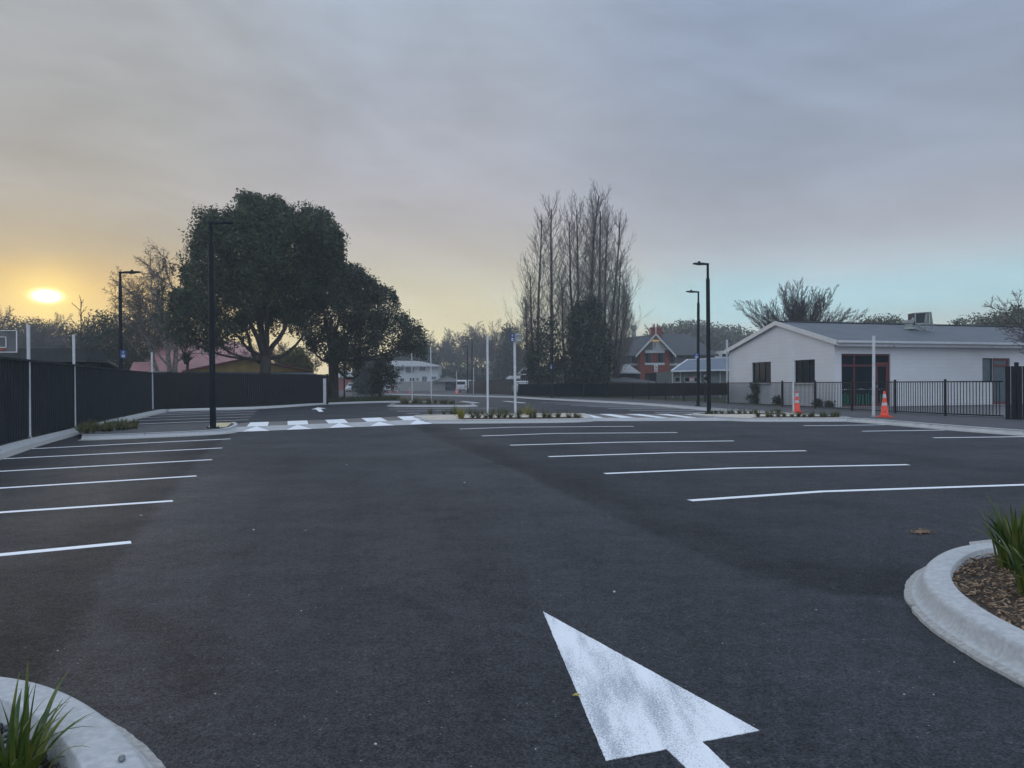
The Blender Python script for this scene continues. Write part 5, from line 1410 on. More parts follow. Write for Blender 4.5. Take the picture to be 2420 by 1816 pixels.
for x0, x1, y0, y1 in ((650, 706, 586, 628), (735, 822, 590, 650), (884, 946, 586, 628), (672, 714, 714, 746), (776, 826, 708, 742), (850, 872, 710, 736), (910, 960, 692, 746), (1014, 1062, 694, 720), (560, 600, 590, 628)):
    m = MB(); fb3(x0 - 3, x1 + 3, y0 - 2, y0, YH - .1, .15, m); fb3(x0 - 4, x1 + 4, y1, y1 + 4, YH - .15, .2, m); fb3(x0 - 3, x0, y0, y1, YH - .1, .15, m); fb3(x1, x1 + 3, y0, y1, YH - .1, .15, m); fb3((x0 + x1) / 2 - 1, (x0 + x1) / 2 + 1, y0, y1, YH - .1, .12, m)
    w_ = m.build("window", M['white_trim'], t); m = MB(); fb3(x0, x1, y0, y1, YH - .05, .06, m); m.build("pane", M['glass_pale'] if y0 < 700 else M['glass'], w_)
m = MB(); m.lathe(q3(640, 560, YH + 2), [(.12, 0), (.12, .9)], 8); m.build("flue", M['ac_grey'], t)
m = MB(); fb3(836, 840, 578, None, YH - .1, .12, m); m.build("downpipe", M['white_trim'], t)
t = thing("brick_garage", "dim brick garage behind the white car under the dark branches", "garage", q3(120, 850, 150))
m = MB(); fb3(0, 240, 700, None, 150, 5, m); m.build("wall", M['brick'], t)
m = MB(); fb3(-40, 260, 630, 702, 149.5, 6, m); m.build("roof", M['wall_house'], t)
t = thing("carport", "open carport with a low pale gable roof over the dark pickup", "carport", q3(1180, 840, 150))
m = MB(); m.slab([q3(1018, 745, 149), q3(1188, 692, 149), q3(1188, 690, 155), q3(1018, 743, 155)], .25); m.slab([q3(1342, 746, 149), q3(1188, 692, 149), q3(1188, 690, 155), q3(1342, 743, 155)], .25); m.build("roof", M['roof_pale'], t)
m = MB(); m.slab([q3(1022, 748, 149), q3(1338, 748, 149), q3(1188, 696, 149)], (0, .2, 0)); m.build("gable_panel", M['roof_pale'], t)
for x in (1040, 1320):
    m = MB(); fb3(x - 4, x + 4, 748, None, 150, .2, m); m.build("post", M['wall_grey'], t)
m = MB(); fb3(1040, 1320, 748, None, 155.5, .2, m); m.build("back_wall", M['dark'], t)

# red roofed building, yellow gable, dark shed
t = thing("red_roof_house", "large building with faded pinkish red iron roof behind the trees on the left", "building", P(470, 930, 64))
m = MB(); m.slab([P(336, 888, 63), P(662, 888, 63), P(622, 838, 67), P(360, 840, 67)], .1); m.slab([P(360, 839.5, 67), P(622, 837.5, 67), P(560, 808, 72), P(392, 794, 73)], .1)
m.slab([P(392, 794, 73), P(384, 794, 73.5), P(336, 886, 64)], .05); m.build("roof", M['roof_pink'], t)
m = MB(); fbox(342, 655, 888, gpy(64), 64, 8, m); m.build("wall", M['wall_house'], t)
m = MB(); m.tube([P(480, 842, 65), P(479.5, 812, 65)], .09, 8); m.build("flue", M['pole_white'], t)
t = thing("garden_shed", "low pinkish corrugated roof beyond the ribbed fence corner", "shed", P(334, 930, 58))
m = MB(); m.slab([P(306, 877, 57), P(352, 877, 57), P(356, 855.5, 60), P(315, 856, 60)], .08); m.build("roof", M['roof_pink'], t)
m = MB(); fbox(309, 352, 877, gpy(57.5), 57.5, 3, m); m.build("wall", M['wall_house'], t)
YY = 58
t = thing("yellow_gable_shed", "broad low ochre yellow gable with maroon edging behind the board fence", "building", P(580, 940, YY))
m = MB(); m.slab([P(436, 879.5, YY), P(731, 879.5, YY), P(731, 875, YY), P(577.6, 848, YY), P(436, 875, YY)], (0, .3, 0)); m.build("gable_wall", M['wall_yellow'], t)
m = MB(); m.slab([P(430, 876, YY - .3), P(577.6, 846.5, YY - .3), P(577.6, 846.5, YY + 9), P(430, 876, YY + 9)], .1); m.slab([P(738, 877, YY - .3), P(577.6, 846.5, YY - .3), P(577.6, 846.5, YY + 9), P(738, 877, YY + 9)], .1); m.build("roof", M['roof_pink'], t)
m = MB()
for e in (P(430, 876.5, YY - .35), P(738, 877.5, YY - .35)):
    a_ = P(577.6, 846.5, YY - .35); m.slab([e, a_, a_ + Vector((0, 0, -.13)), e + Vector((0, 0, -.13))], (0, .05, 0))
m.build("barge_board", M['maroon'], t)
m = MB(); m.slab([P(430, 885.5, YY - 2), P(745, 885, YY - 2), P(738, 879.8, YY - .1), P(437, 879.8, YY - .1)], .05); m.build("lean_to_roof", M['roof_blue'], t)
m = MB(); fbox(436, 740, 885.5, gpy(YY - 1.9), YY - 1.9, 8, m); m.build("wall", M['wall_yellow'], t)
YD = 31
t = thing("dark_shed", "dark flat topped shed looming over the ribbed fence on the left", "shed", P(100, 960, YD))
m = MB(); fbox(-260, 201, 858, gpy(YD), YD, 1.2, m); m.build("wall", M['shed'], t)
m = MB(); fbox(-270, 203, 823, 858, YD - .25, 1.6, m); m.build("parapet", M['dark_roof'], t)
t = thing("lean_to", "dark sloping shed roof falling away behind the ribbed fence by its lamp post", "shed", P(240, 960, YD + 2))
m = MB(); m.slab([P(201, 826, YD + 1.8), P(283, 870, YD + 1.8), P(282, 869.5, YD + 4), P(202, 827, YD + 4)], .12); m.build("roof", M['dark_roof'], t)
m = MB(); m.slab([P(202, 828, YD + 2), P(281, 871, YD + 2), P(281, gpy(YD + 2), YD + 2), P(202, gpy(YD + 2), YD + 2)], (0, .2, 0)); m.build("wall", M['shed'], t)
m = MB(); m.bar(P(201, 825, YD + 1.7), P(283, 869.5, YD + 1.7), .03, .05); m.build("barge_board", M['wall_grey'], t)
Yb = 21.5
t = thing("basketball_hoop", "basketball backboard with white outline showing above the fence at the left edge", "basketball hoop", P(-10, 960, Yb))
m = MB(); fbox(-62, 39.5, 781.5, 833.5, Yb, .04, m); bd = m.build("backboard", M['wall_grey'], t)
m = MB()
for a in ((-62, 39.5, 781, 783), (-62, 39.5, 831.5, 834), (38, 40, 781, 834), (-62, -60, 781, 834), (-37, 14.5, 796, 797.8), (-37, 14.5, 820.5, 822.5), (13, 14.8, 796, 822.5), (-38, -36, 796, 822.5)):
    fbox(*a, Yb - .015, .012, m)
m.build("painted_border", M['white_sign'], bd)
m = MB(); c = P(-11, 826, Yb - .28); pts = [(c.x + .225 * math.cos(k * .4488), c.y + .225 * math.sin(k * .4488), c.z) for k in range(15)]; m.tube(pts, .01, 6); m.build("rim", M['orange'], t)
m = MB(); c = P(-11, 826, Yb + .5); m.tube([(c.x, c.y, 0), (c.x, c.y, c.z + .2)], .06, 10); m.bar((c.x, c.y, c.z), (c.x, Yb + .05, c.z + .1), .06); m.build("post", M['black'], t)

# ================================================================== vehicles
def vehicle(name, label, cat, loc, rz, kind, paint):
    t = thing(name, label, cat, (0, 0, 0))
    # side profile x (front +) , z ; half widths
    P_ = {'suv': dict(body=[(-2.25, .45), (-2.28, .95), (-2.2, 1.05), (1.1, 1.02), (2.05, .92), (2.28, .78), (2.3, .42), (2.1, .26), (-2.1, .28)], cab=[(-2.15, 1.05), (-1.75, 1.60), (-1.4, 1.66), (.15, 1.66), (.45, 1.60), (1.2, 1.03)], w=.92, ct=.68, wh=.35, ax=(1.4, -1.35)),
          'pickup': dict(body=[(-2.6, .5), (-2.62, 1.08), (-.9, 1.08), (1.3, 1.08), (2.3, 1.02), (2.55, .85), (2.58, .45), (2.3, .35), (-2.3, .4)], cab=[(-.95, 1.08), (-.75, 1.68), (-.4, 1.78), (.5, 1.78), (.75, 1.7), (1.45, 1.06)], w=.92, ct=.72, wh=.39, ax=(1.6, -1.6)),
          'van': dict(body=[(-2.35, .45), (-2.4, 1.0), (1.5, 1.0), (2.3, .9), (2.42, .75), (2.42, .4), (2.2, .28), (-2.2, .3)], cab=[(-2.38, 1.0), (-2.28, 1.85), (-2.1, 1.96), (1.0, 1.96), (1.25, 1.9), (2.0, .98)], w=.87, ct=.78, wh=.33, ax=(1.45, -1.4))}[kind]
    w, ct = P_['w'], P_['ct']
    def loft(prof, hw0, hw1, zt0, zt1, bev=.05):
        m = MB(); n = len(prof); hw = [hw0 + (hw1 - hw0) * max(0, min(1, (z - zt0) / (zt1 - zt0 + 1e-6))) for _, z in prof]
        rings = []
        cx = sum(p[0] for p in prof) / n; cz = sum(p[1] for p in prof) / n
        vs = []
        for s, k in ((-1, .94), (-1, 1), (1, 1), (1, .94)):
            for i, (x, z) in enumerate(prof):
                o = 0 if k == 1 else bev
                vs.append((cx + (x - cx) * k, s * (hw[i] + o - bev), cz + (z - cz) * k))
        fs = [tuple(range(n))[::-1], tuple(range(3 * n, 4 * n))]
        for r in range(3):
            for i in range(n): fs.append((r * n + i, r * n + (i + 1) % n, (r + 1) * n + (i + 1) % n, (r + 1) * n + i))
        return m.add(vs, fs)
    bd = loft(P_['body'], w, w, 0, 1).build("body", paint, t)
    cab = loft(P_['cab'], w - .03, ct, P_['cab'][0][1], P_['cab'][2][1]).build("cabin", paint, t)
    c = P_['cab']; zt0, zt1 = c[0][1], c[2][1]
    hwz = lambda z: (w - .03) + (ct - w + .03) * (z - zt0) / (zt1 - zt0)
    def glasspane(a, b, f0=.12, f1=.9, nm="windscreen"):
        p0 = Vector((a[0] + (b[0] - a[0]) * f0, 0, a[1] + (b[1] - a[1]) * f0)); p1 = Vector((a[0] + (b[0] - a[0]) * f1, 0, a[1] + (b[1] - a[1]) * f1))
        n = Vector((-(p1.z - p0.z), 0, (p1.x - p0.x))).normalized(); n = n if (n.x > 0) == (a[0] > 0) else -n
        h0, h1 = hwz(p0.z) - .09, hwz(p1.z) - .07; o = n * .012
        m = MB(); m.slab([p0 + o + Vector((0, -h0, 0)), p0 + o + Vector((0, h0, 0)), p1 + o + Vector((0, h1, 0)), p1 + o + Vector((0, -h1, 0))], -n * .01); m.build(nm, M['glass'], t)
    glasspane(c[-1], c[-2]); glasspane(c[0], c[1], .2 if kind != 'van' else .3, .85, "rear_window")
    xs = c[1][0] + .15, c[-2][0] - .02
    for s in (-1, 1):
        segs = [(xs[0], (xs[0] + xs[1]) / 2 - .05), ((xs[0] + xs[1]) / 2 + .05, xs[1] + .3)] if kind != 'van' else [(xs[1] - .9, xs[1] + .3)]
        if kind == 'pickup': segs = [(xs[0], -.05), (.05, xs[1] + .3)]
        for a, b in segs:
            z0, z1 = zt0 + .06, zt1 - .12; m = MB()
            y0, y1 = hwz(z0) - .038, hwz(z1) - .038
            bt = min(b, c[-2][0] - .05) if b > xs[1] else b
            q_ = [Vector((a, s * y0, z0)), Vector((b, s * y0, z0)), Vector((bt, s * y1, z1)), Vector((a, s * y1, z1))]
            m.slab([p + Vector((0, s * .012, 0)) for p in q_], (0, -s * .01, 0)); m.build("side_window", M['glass'], t)
        m = MB(); m.box((P_['ax'][0] - .55, s * (w + .08), zt0 + .08), (.1, .2, .13)); m.build("wing_mirror", paint, t)
        fx = P_['body'][5][0] if kind != 'van' else 2.36
        m = MB(); m.box((fx - .02, s * (w - .25), .80), (.10, .36, .15)); m.build("headlight", M['headlight'], t)
        m = MB(); m.box((P_['body'][1][0] - .0, s * (w - .1), .95), (.08, .16, .32 if kind == 'van' else .2)); m.build("tail_light", M['tail'], t)
        for ax in P_['ax']:
            wh = P_['wh']; A_ = Matrix.Rotation(R_(90), 3, 'X')
            e = thing("wheel", None, None, (0, 0, 0)); bpy.data.objects.remove(e)
            m = MB(); m.lathe((ax, s * (w - .10) + .11, wh), [(wh * .62, 0), (wh * .96, .0), (wh, .03), (wh, .19), (wh * .96, .22), (wh * .62, .22)], 20, axis=A_); wo_ = m.build("wheel", M['tyre'], t)
            m = MB(); m.lathe((ax, s * (w - .10) + .105, wh), [(wh * .60, 0.0), (wh * .60, .21)], 16, axis=A_); m.build("rim", M['rim'], wo_)
            m = MB(); m.lathe((ax, s * (w - .012) + .012, wh + .02), [(wh * 1.14, 0.0), (wh * 1.14, .024)], 20, axis=A_); m.build("wheel_arch", M['black'], t)
    m = MB(); m.box((P_['body'][5][0] + .0, 0, .74), (.06, .85, .14)); m.build("grille", M['black'], t)
    m = MB(); m.box((P_['body'][5][0] + .01, 0, .42), (.08, 1.6, .12)); m.build("lower_intake", M['black'], t)
    m = MB(); m.box((P_['body'][5][0] + .045, 0, .52), (.02, .42, .11)); m.build("number_plate", M['white_sign'], t)
    if kind == 'pickup':
        m = MB(); m.box((-1.78, 0, 1.09), (1.5, 1.6, .02)); m.build("tray", M['dark'], t)
    if kind == 'van':
        m = MB(); m.box((-2.37, 0, 1.1), (.03, .03, 1.5)); m.build("door_seam", M['black'], t)
        m = MB(); m.box((-2.42, 0, .45), (.1, 1.6, .14)); m.build("rear_bumper", M['wall_grey'], t)
    t.location = loc; t.rotation_euler = (0, 0, rz); return t
g = G(834.5, 925.8, .004); vehicle("parked_car", "white car facing the camera under the dark tree in the distance", "car", (g.x * .93, g.y * .93, .004), R_(-90), 'suv', M['car_white'])
g = G(1060, 923, .004); vehicle("pickup_truck", "dark pickup parked side-on under the pale carport", "pickup", (P(1062, 900, 152).x, 152, .004), R_(180), 'pickup', M['car_dark'])
g = P(1101, 900, 122); vehicle("van", "white van seen from behind at the end of the dark fence", "van", (g.x + .3, 122, .004), R_(66), 'van', M['car_white'])
g = P(1254, 905, 92); vehicle("parked_car", "white vehicle partly hidden behind the gate bars beside the ivy", "car", (g.x, 92, .004), R_(8), 'suv', M['car_white'])

# ================================================================== trees
def grow(S, p, d, L, r, lev, prm, rg):
    st = prm['steps'][lev]; sl = L / st; nodes = [(p, d, r)]
    up = prm['up'][lev]; gn = prm['gnarl'][lev]; tap = prm.get('tip', .25)
    r0 = r; q = p
    for i in range(st):
        d = (d + Vector((rg.gauss(0, gn), rg.gauss(0, gn), rg.gauss(0, gn) + up))).normalized()
        nq = q + d * sl; r1 = max(prm['rmin'], r0 * (1 - (1 - tap) * (i + 1) / st))
        S[lev].append((q.x, q.y, q.z, nq.x, nq.y, nq.z, nodes[-1][2], r1)); q = nq; nodes.append((q, d, r1))
    if lev + 1 >= len(prm['n']) + 0: return
    n = prm['n'][lev]; s0 = prm['start'][lev]; az0 = rg.uniform(0, 6.28)
    for k in range(n):
        t = s0 + (1 - s0) * (k + rg.random()) / n; x = t * st; i = min(int(x), st - 1); f = x - i
        a = nodes[i][0].lerp(nodes[i + 1][0], f); dd = nodes[i + 1][1]; rr = nodes[i][2] * (1 - f) + nodes[i + 1][2] * f
        az_ = az0 + k * 2.4 + rg.uniform(-.5, .5); pv = dd.orthogonal().normalized(); pv.rotate(Matrix.Rotation(az_, 3, dd))
        an = R_(prm['ang'][lev] * (rg.uniform(.7, 1.3) if lev or 'wide' not in prm else rg.uniform(.08, 1.35))); nd = (dd * math.cos(an) + pv * math.sin(an)).normalized()
        shp = prm['shape'][lev]; ll = L * prm['ratio'][lev] * rg.uniform(.75, 1.2) * (1 - shp * (t - s0) / (1 - s0))
        grow(S, a, nd, ll, max(prm['rmin'], min(rr * .8, r0 * prm['rr'][lev])), lev + 1, prm, rg)
STY = {
 'crownfan': dict(wide=1, n=[64, 20, 9, 3, 0], steps=[3, 7, 5, 4, 3], up=[.03, .01, .02, .03, .03], gnarl=[.03, .03, .05, .07, .1], ang=[44, 20, 22, 22, 20], ratio=[1.55, .26, .42, .5, .5], start=[.72, .14, .12, .12, 0], shape=[.0, .45, .45, .5, .5], rr=[.11, .45, .5, .5, .5], rmin=.0085),
 'spread': dict(n=[9, 9, 8, 6, 0], steps=[3, 6, 5, 4, 3], up=[.02, .05, .04, .03, .03], gnarl=[.05, .10, .12, .13, .15], ang=[50, 38, 36, 34, 30], ratio=[1.9, .55, .52, .50, .5], start=[.5, .22, .15, .12, 0], shape=[.1, .45, .45, .45, .5], rr=[.42, .42, .42, .5, .5], rmin=.010),
 'upfan': dict(n=[30, 14, 8, 3, 0], steps=[3, 7, 5, 4, 3], up=[.05, .035, .03, .03, .03], gnarl=[.04, .04, .06, .08, .1], ang=[42, 22, 22, 22, 20], ratio=[4.6, .30, .42, .5, .5], start=[.3, .10, .12, .12, 0], shape=[.05, .45, .45, .5, .5], rr=[.30, .40, .5, .5, .5], rmin=.012),
 'poplar': dict(n=[39, 10, 6, 0], steps=[12, 7, 4, 3], up=[.12, .20, .12, .08], gnarl=[.022, .045, .06, .09], ang=[46, 34, 28, 24], ratio=[.32, .42, .42, .5], start=[.12, .10, .1, 0], shape=[.70, .45, .5, .5], rr=[.18, .34, .6, .5], rmin=.0074),
 'birch': dict(n=[11, 9, 8, 4, 0], steps=[7, 6, 5, 4, 3], up=[.10, .06, -.01, -.06, -.08], gnarl=[.07, .10, .14, .16, .2], ang=[40, 36, 36, 40, 36], ratio=[.55, .52, .48, .45, .5], start=[.28, .2, .15, .1, 0], shape=[.45, .5, .4, .4, .5], rr=[.38, .42, .5, .5, .5], rmin=.008),
 'spire': dict(n=[26, 5, 0], steps=[8, 4, 3], up=[.2, .10, .05], gnarl=[.01, .05, .1], ang=[50, 30, 30], ratio=[.34, .35, .4], start=[.15, .3, 0], shape=[.85, .5, .5], rr=[.4, .5, .5], rmin=.010),
}
def bare_tree(style, g, Hh, label, seed, r0=.22, trunk=None, lean=(0, 0), mt='twig', bark='bark', group=None, name="bare_tree", split=2, rmin=None, cat="tree"):
    prm = dict(STY[style]); rg = random.Random(seed)
    if rmin: prm['rmin'] = rmin
    S = [[] for _ in range(6)]
    L = Hh * (trunk or {'spread': .30, 'upfan': .17, 'poplar': .97, 'birch': .86, 'spire': .97, 'crownfan': .40}[style])
    grow(S, Vector((0, 0, 0)), Vector((lean[0], lean[1], 1)).normalized(), L, r0, 0, prm, rg)
    allz = max(s[5] for lv in S for s in lv); k = Hh / allz
    t = thing(name, label, cat, g, group)
    def sc(lv): return np.array([s for l in lv for s in l]) * np.array([k] * 6 + [1, 1]) + np.array([g[0], g[1], g[2]] * 2 + [0, 0])
    segs_mesh("trunk", sc(S[:split]), 7, M[bark], t); segs_mesh("crown", sc(S[split:]), 3, M[mt], t)
    return t
def htop(px, py, Yd): return P(px, py, Yd).z

# poplars
YP = 76
gp = "leafless poplars growing in one tight clump"
for i, (bx, tx, ty, r0, dy, lab) in enumerate((
    (1270, 1271, 490, .20, 0, "leafless poplar at the left flank of the clump, lower than its neighbour"),
    (1303, 1304, 448, .24, 1, "slim leafless poplar standing a little apart, second from the left"),
    (1358, 1346, 482, .20, -1, "leafless poplar left of the tallest, leaning gently outward"),
    (1362, 1352, 447, .22, 2, "leafless poplar with a straight stem rising left of the tallest"),
    (1386, 1378, 419, .26, 0, "tallest leafless poplar in the middle of the clump"),
    (1398, 1402, 437, .22, 2, "leafless poplar just right of the tallest one"),
    (1410, 1424, 458, .22, -1, "leafless poplar right of the middle, over the ivy column"),
    (1426, 1452, 481, .20, 1, "leafless poplar leaning right with a forked top"),
    (1434, 1474, 484, .20, 0, "leafless poplar on the right side leaning outward"))):
    Yd = YP + dy; g = P(bx, 908, Yd); g.z = 0; tp_ = P(tx, ty, Yd)
    bare_tree('poplar', g, tp_.z, lab, 20 + i, r0, lean=((tp_.x - g.x) / tp_.z, 0), group=gp, name="poplar", split=1, mt='twig_poplar')
for i, (bx, tx, ty, lab) in enumerate(((1262, 1233, 622, "short spreading leafless poplar at the outer left of the clump"), (1446, 1508, 582, "short leafless poplar fanning out at the right edge of the clump"), (1440, 1524, 690, "lowest leafless poplar, sweeping right over the brick house roof"), (1452, 1522, 640, "leafless poplar curving outward at the far right of the clump"), (1256, 1226, 700, "lowest leafless poplar at the far left of the clump"),
                                       (1338, 1330, 620, "thin short leafless poplar filling the gap in the clump"))):
    g = P(bx, 908, YP - 1); g.z = 0; tp_ = P(tx, ty, YP - 1)
    bare_tree('poplar', g, tp_.z, lab, 60 + i, .17, lean=((tp_.x - g.x) / tp_.z * .9, 0), group=gp, name="poplar", split=1, mt='twig_poplar')
def q4(x, y): return (1200 + x * .37344, 400 + y * .37344)
def leafy(name, label, cat, poly, Yd, dep, n, per, sig, size, seed, mt, base_px, R=60, thin=None, zsq=1.0, stem=None, group=None):
    g = P(base_px, 908, Yd); g.z = 0
    t = thing(name, label, cat, g, group)
    cs = crown(poly, Yd, dep, n, seed, R, thin)
    quads_mesh("crown", leaves(cs, per, sig, size, seed, zsq), M[mt], t)
    if stem: stem(t, g, cs)
    return t
leafy("ivy", "tall dark ivy column smothering the poplar stems in the middle of the clump", "ivy", [q4(*p) for p in ((380, 1360), (390, 1080), (415, 900), (455, 840), (500, 815), (560, 835), (585, 900), (595, 990), (630, 1060), (650, 1150), (640, 1250), (630, 1360))], YP - 2.2, 1.8, 430, 40, .30, .15, 1, 'leaf_ivy', 1400)
leafy("ivy", "dark ivy mound round the left poplar stems", "ivy", [q4(*p) for p in ((125, 1360), (125, 1080), (140, 980), (180, 950), (230, 990), (260, 930), (300, 940), (320, 1000), (330, 1080), (350, 1360))], YP - 1.8, 1.5, 120, 36, .26, .14, 2, 'leaf_ivy', 1290, thin=lambda x, y, rg: rg.random() < .35 + (y - 750) / 120)
leafy("ivy", "low dark ivy and scrub between the two ivy masses", "ivy", [q4(*p) for p in ((130, 1370), (200, 1180), (330, 1120), (400, 1080), (420, 1370))], YP - 2.0, 1.3, 70, 36, .28, .14, 3, 'leaf_ivy', 1315)

# big evergreens
def q2(x, y): return (380 + x * .36137, 440 + y * .36137)
TA = [q2(*p) for p in ((60, 900), (90, 790), (70, 720), (110, 700), (150, 720), (200, 650), (150, 560), (165, 530), (225, 520), (215, 400), (245, 380), (240, 290), (300, 240), (310, 185), (400, 175), (430, 190), (520, 170), (530, 70), (570, 65), (600, 90), (640, 75), (665, 130), (720, 95), (780, 110), (800, 180), (850, 160), (880, 205), (940, 195), (1000, 180), (1090, 190), (1110, 265), (1165, 285), (1175, 380), (1140, 420), (1185, 450), (1175, 510), (1120, 560), (1050, 650), (960, 760), (950, 900), (880, 960), (800, 900), (720, 960), (640, 880), (560, 900), (520, 1000), (440, 990), (400, 1070), (330, 1080), (250, 1020), (180, 1050), (60, 1030))]
holesA = [(430, 740, 42), (470, 860, 40), (565, 880, 40), (740, 830, 34), (755, 890, 34), (640, 385, 16), (670, 430, 13), (545, 540, 14), (665, 540, 20), (590, 740, 22), (440, 930, 46), (640, 960, 36)]
def mk_thin(holes, q, y_lo, y_hi, f, ph, sharp=1.0, base=-.50):
    H_ = [(q(x, y), r * .36) for x, y, r in holes]
    def th(x, y, rg):
        for (hx, hy), r in H_:
            if (x - hx) ** 2 + ((y - hy) * .8) ** 2 < r * r and rg.random() < .93: return False
        k = max(0, min(1, (y - y_lo) / (y_hi - y_lo)))
        if rg.random() < .0: return False
        return wob(x, y, f, f * 2.1, ph) > base + k * .50 * sharp
    return th
def lobed(poly, Yd, dep, n, K, rl, seed, thin):
    """cluster centres gathered into boughs"""
    rg = np.random.default_rng(seed + 500); L = crown(poly, Yd, dep, K, seed, 70, thin)
    k = rg.integers(0, K, n); d = rg.normal(size=(n, 3)); d /= np.linalg.norm(d, axis=1)[:, None]
    r = rl * rg.uniform(.6, 1.25, K)[k] * rg.uniform(.35, 1.0, n) ** .5
    out = L[k] + d * r[:, None] * np.array([1, 1, .8]); 
    X_, Y_, Z_ = out[:, 0], out[:, 1], out[:, 2] - H; u = (X_ * _c - Z_ * _s) / Y_ * F + CX; v = CY - (X_ * _s + Z_ * _c) / Y_ * F
    q = np.stack([u, v], 1); return out[in_poly(q, poly) & (out[:, 2] > 2.0)]
def evergreen(name, label, poly, Yd, dep, n, per, sig, size, seed, mt, trunk_px, base_r, fork_py, limbs, thin, group=None):
    g = P(trunk_px, 908, Yd); g.z = 0.05
    t = thing(name, label, "tree", g, group)
    cs = lobed(poly, Yd, dep, n, *({31: (150, 1.0), 32: (92, .9)}[seed]), seed, thin)
    ex = crown(poly, Yd, dep * .8, n // 5, seed + 7, 26, thin)
    cs = np.vstack([cs, ex]); lv = leaves(cs, per, sig, size, seed, 1.25)
    rt = random.Random(seed); tl = []
    for i in range(len(poly)):
        a, b = poly[i], poly[(i + 1) % len(poly)]
        if min(a[1], b[1]) > 700: continue
        for k in range(3):
            f_ = rt.random(); v = P(a[0] + (b[0] - a[0]) * f_, a[1] + (b[1] - a[1]) * f_ + 8, Yd + rt.uniform(-1.5, 1.5))
            for q_ in range(5): tl.append((v.x + rt.gauss(0, .12), v.y, v.z - .35 + q_ * .17 + rt.uniform(-.05, .1)))
    lv = np.vstack([lv, leaves(tl, 22, .10, size, seed + 9, 1.2)])
    # upright tufts on the outline
    quads_mesh("crown", lv, M[mt], t)
    rg = random.Random(seed); f = P(trunk_px, fork_py, Yd); m = MB()
    m.tube([g, g.lerp(f, .15), g.lerp(f, .6), f + Vector((0, 0, .2))], [base_r * 1.35, base_r * 1.05, base_r * .95, base_r * 1.0], 14)
    def limb(a, b, r0, r1, sag, n_=7):
        pts = []; 
        for i in range(n_ + 1):
            u = i / n_; p = a.lerp(b, u); p = p + Vector((rg.gauss(0, .06), rg.gauss(0, .06), -sag * math.sin(u * math.pi))) * (1 if 0 < i < n_ else 0); pts.append(p)
        m.tube(pts, [r0 + (r1 - r0) * i / n_ for i in range(n_ + 1)], 8); return pts
    for (px, py, r, sag) in limbs:
        b = P(px, py, Yd + rg.uniform(-.6, .6) * dep); pts = limb(f, b, r, r * .35, sag)
        for k in range(7):
            s = pts[rg.randrange(2, 7)]; c = cs[rg.randrange(len(cs))]; c = Vector(c)
            if (c - s).length < 4.5: limb(s, c, r * .28, .02, .1, 4)
    for k in range(60):
        c = Vector(cs[rg.randrange(len(cs))]); c2 = Vector(cs[rg.randrange(len(cs))])
        if (c - c2).length < 2.5: limb(c, c2, .035, .012, 0, 3)
    m.build("trunk", M['bark'], t, smooth=True); return t
evergreen("evergreen_tree", "huge dome shaped dark evergreen tree rising behind the left board fence", TA, 51.5, 5.0, 2700, 42, .24, .115, 31, 'leaf', 627.5, .36, 848,
          [(560, 700, .20, -.2), (600, 650, .22, 0), (650, 640, .2, 0), (540, 770, .15, .3), (700, 700, .22, .5), (730, 780, .16, .6), (500, 800, .12, .5), (640, 560, .16, 0), (573, 560, .14, .1), (420, 790, .10, .6), (577, 760, .2, 1.2)],
          mk_thin(holesA, q2, 640, 830, .062, 1.0))
TB = [q2(*p) for p in ((960, 560), (1050, 540), (1150, 505), (1240, 535), (1290, 540), (1345, 585), (1350, 610), (1395, 630), (1395, 655), (1450, 660), (1525, 690), (1540, 760), (1580, 820), (1610, 830), (1640, 880), (1700, 930), (1740, 1010), (1735, 1080), (1700, 1125), (1640, 1080), (1560, 1080), (1540, 1130), (1480, 1180), (1400, 1160), (1310, 1220), (1250, 1190), (1220, 1250), (1150, 1140), (1080, 1150), (990, 1080), (920, 960), (940, 760))]
holesB = [(1120, 880, 38), (1160, 930, 42), (1220, 930, 30), (1500, 925, 42), (1320, 860, 30), (1090, 590, 18), (950, 600, 14), (1400, 800, 30), (1280, 700, 16), (1450, 960, 26), (1010, 590, 14), (860, 990, 40)]
evergreen("evergreen_tree", "broad dark evergreen tree sloping down to the right with sky showing through its branches", TB, 58, 4.0, 1250, 38, .22, .11, 32, 'leaf_b', 788, .38, 850,
          [(800, 740, .2, 0), (850, 760, .2, .2), (760, 720, .16, 0), (900, 800, .16, .3), (860, 720, .15, 0), (740, 830, .14, .4), (950, 820, .13, .4), (850, 880, .15, .9), (990, 830, .09, .3)],
          mk_thin(holesB, q2, 670, 880, .085, 2.2, 1.3, -.5))
leafy("evergreen_tree", "drooping dark spray of foliage below the second evergreen, near the cones", "tree", [q2(*p) for p in ((1390, 1150), (1470, 1190), (1550, 1200), (1565, 1245), (1530, 1270), (1545, 1310), (1480, 1330), (1430, 1350), (1385, 1340))], 62, 1.0, 95, 30, .28, .11, 33, 'leaf_b', 895, R=16,
      stem=lambda t, g, cs: (lambda m: (m.tube([g, g + Vector((.3, 0, 1.5)), P(915, 900, 62)], [.12, .09, .04], 8), m.tube([g + Vector((.1, 0, .8)), P(930, 885, 62)], [.07, .03], 6), m.build("trunk", M['bark'], t)))(MB()))
leafy("hedge", "solid dark clipped hedge block beside the distant white car", "hedge", [(846, 848), (890, 848), (892, 928), (846, 927)], 100, 2.5, 260, 50, .4, .2, 34, 'leaf_ivy', 868, R=14)
leafy("hedge", "dark overgrown hedge behind the ribbed fence near its lamp post", "hedge", [(205, 800), (225, 770), (262, 752), (300, 742), (345, 752), (380, 745), (410, 760), (400, 890), (205, 880)], 70, 4, 520, 50, .45, .13, 35, 'leaf_ivy', 300, R=30)
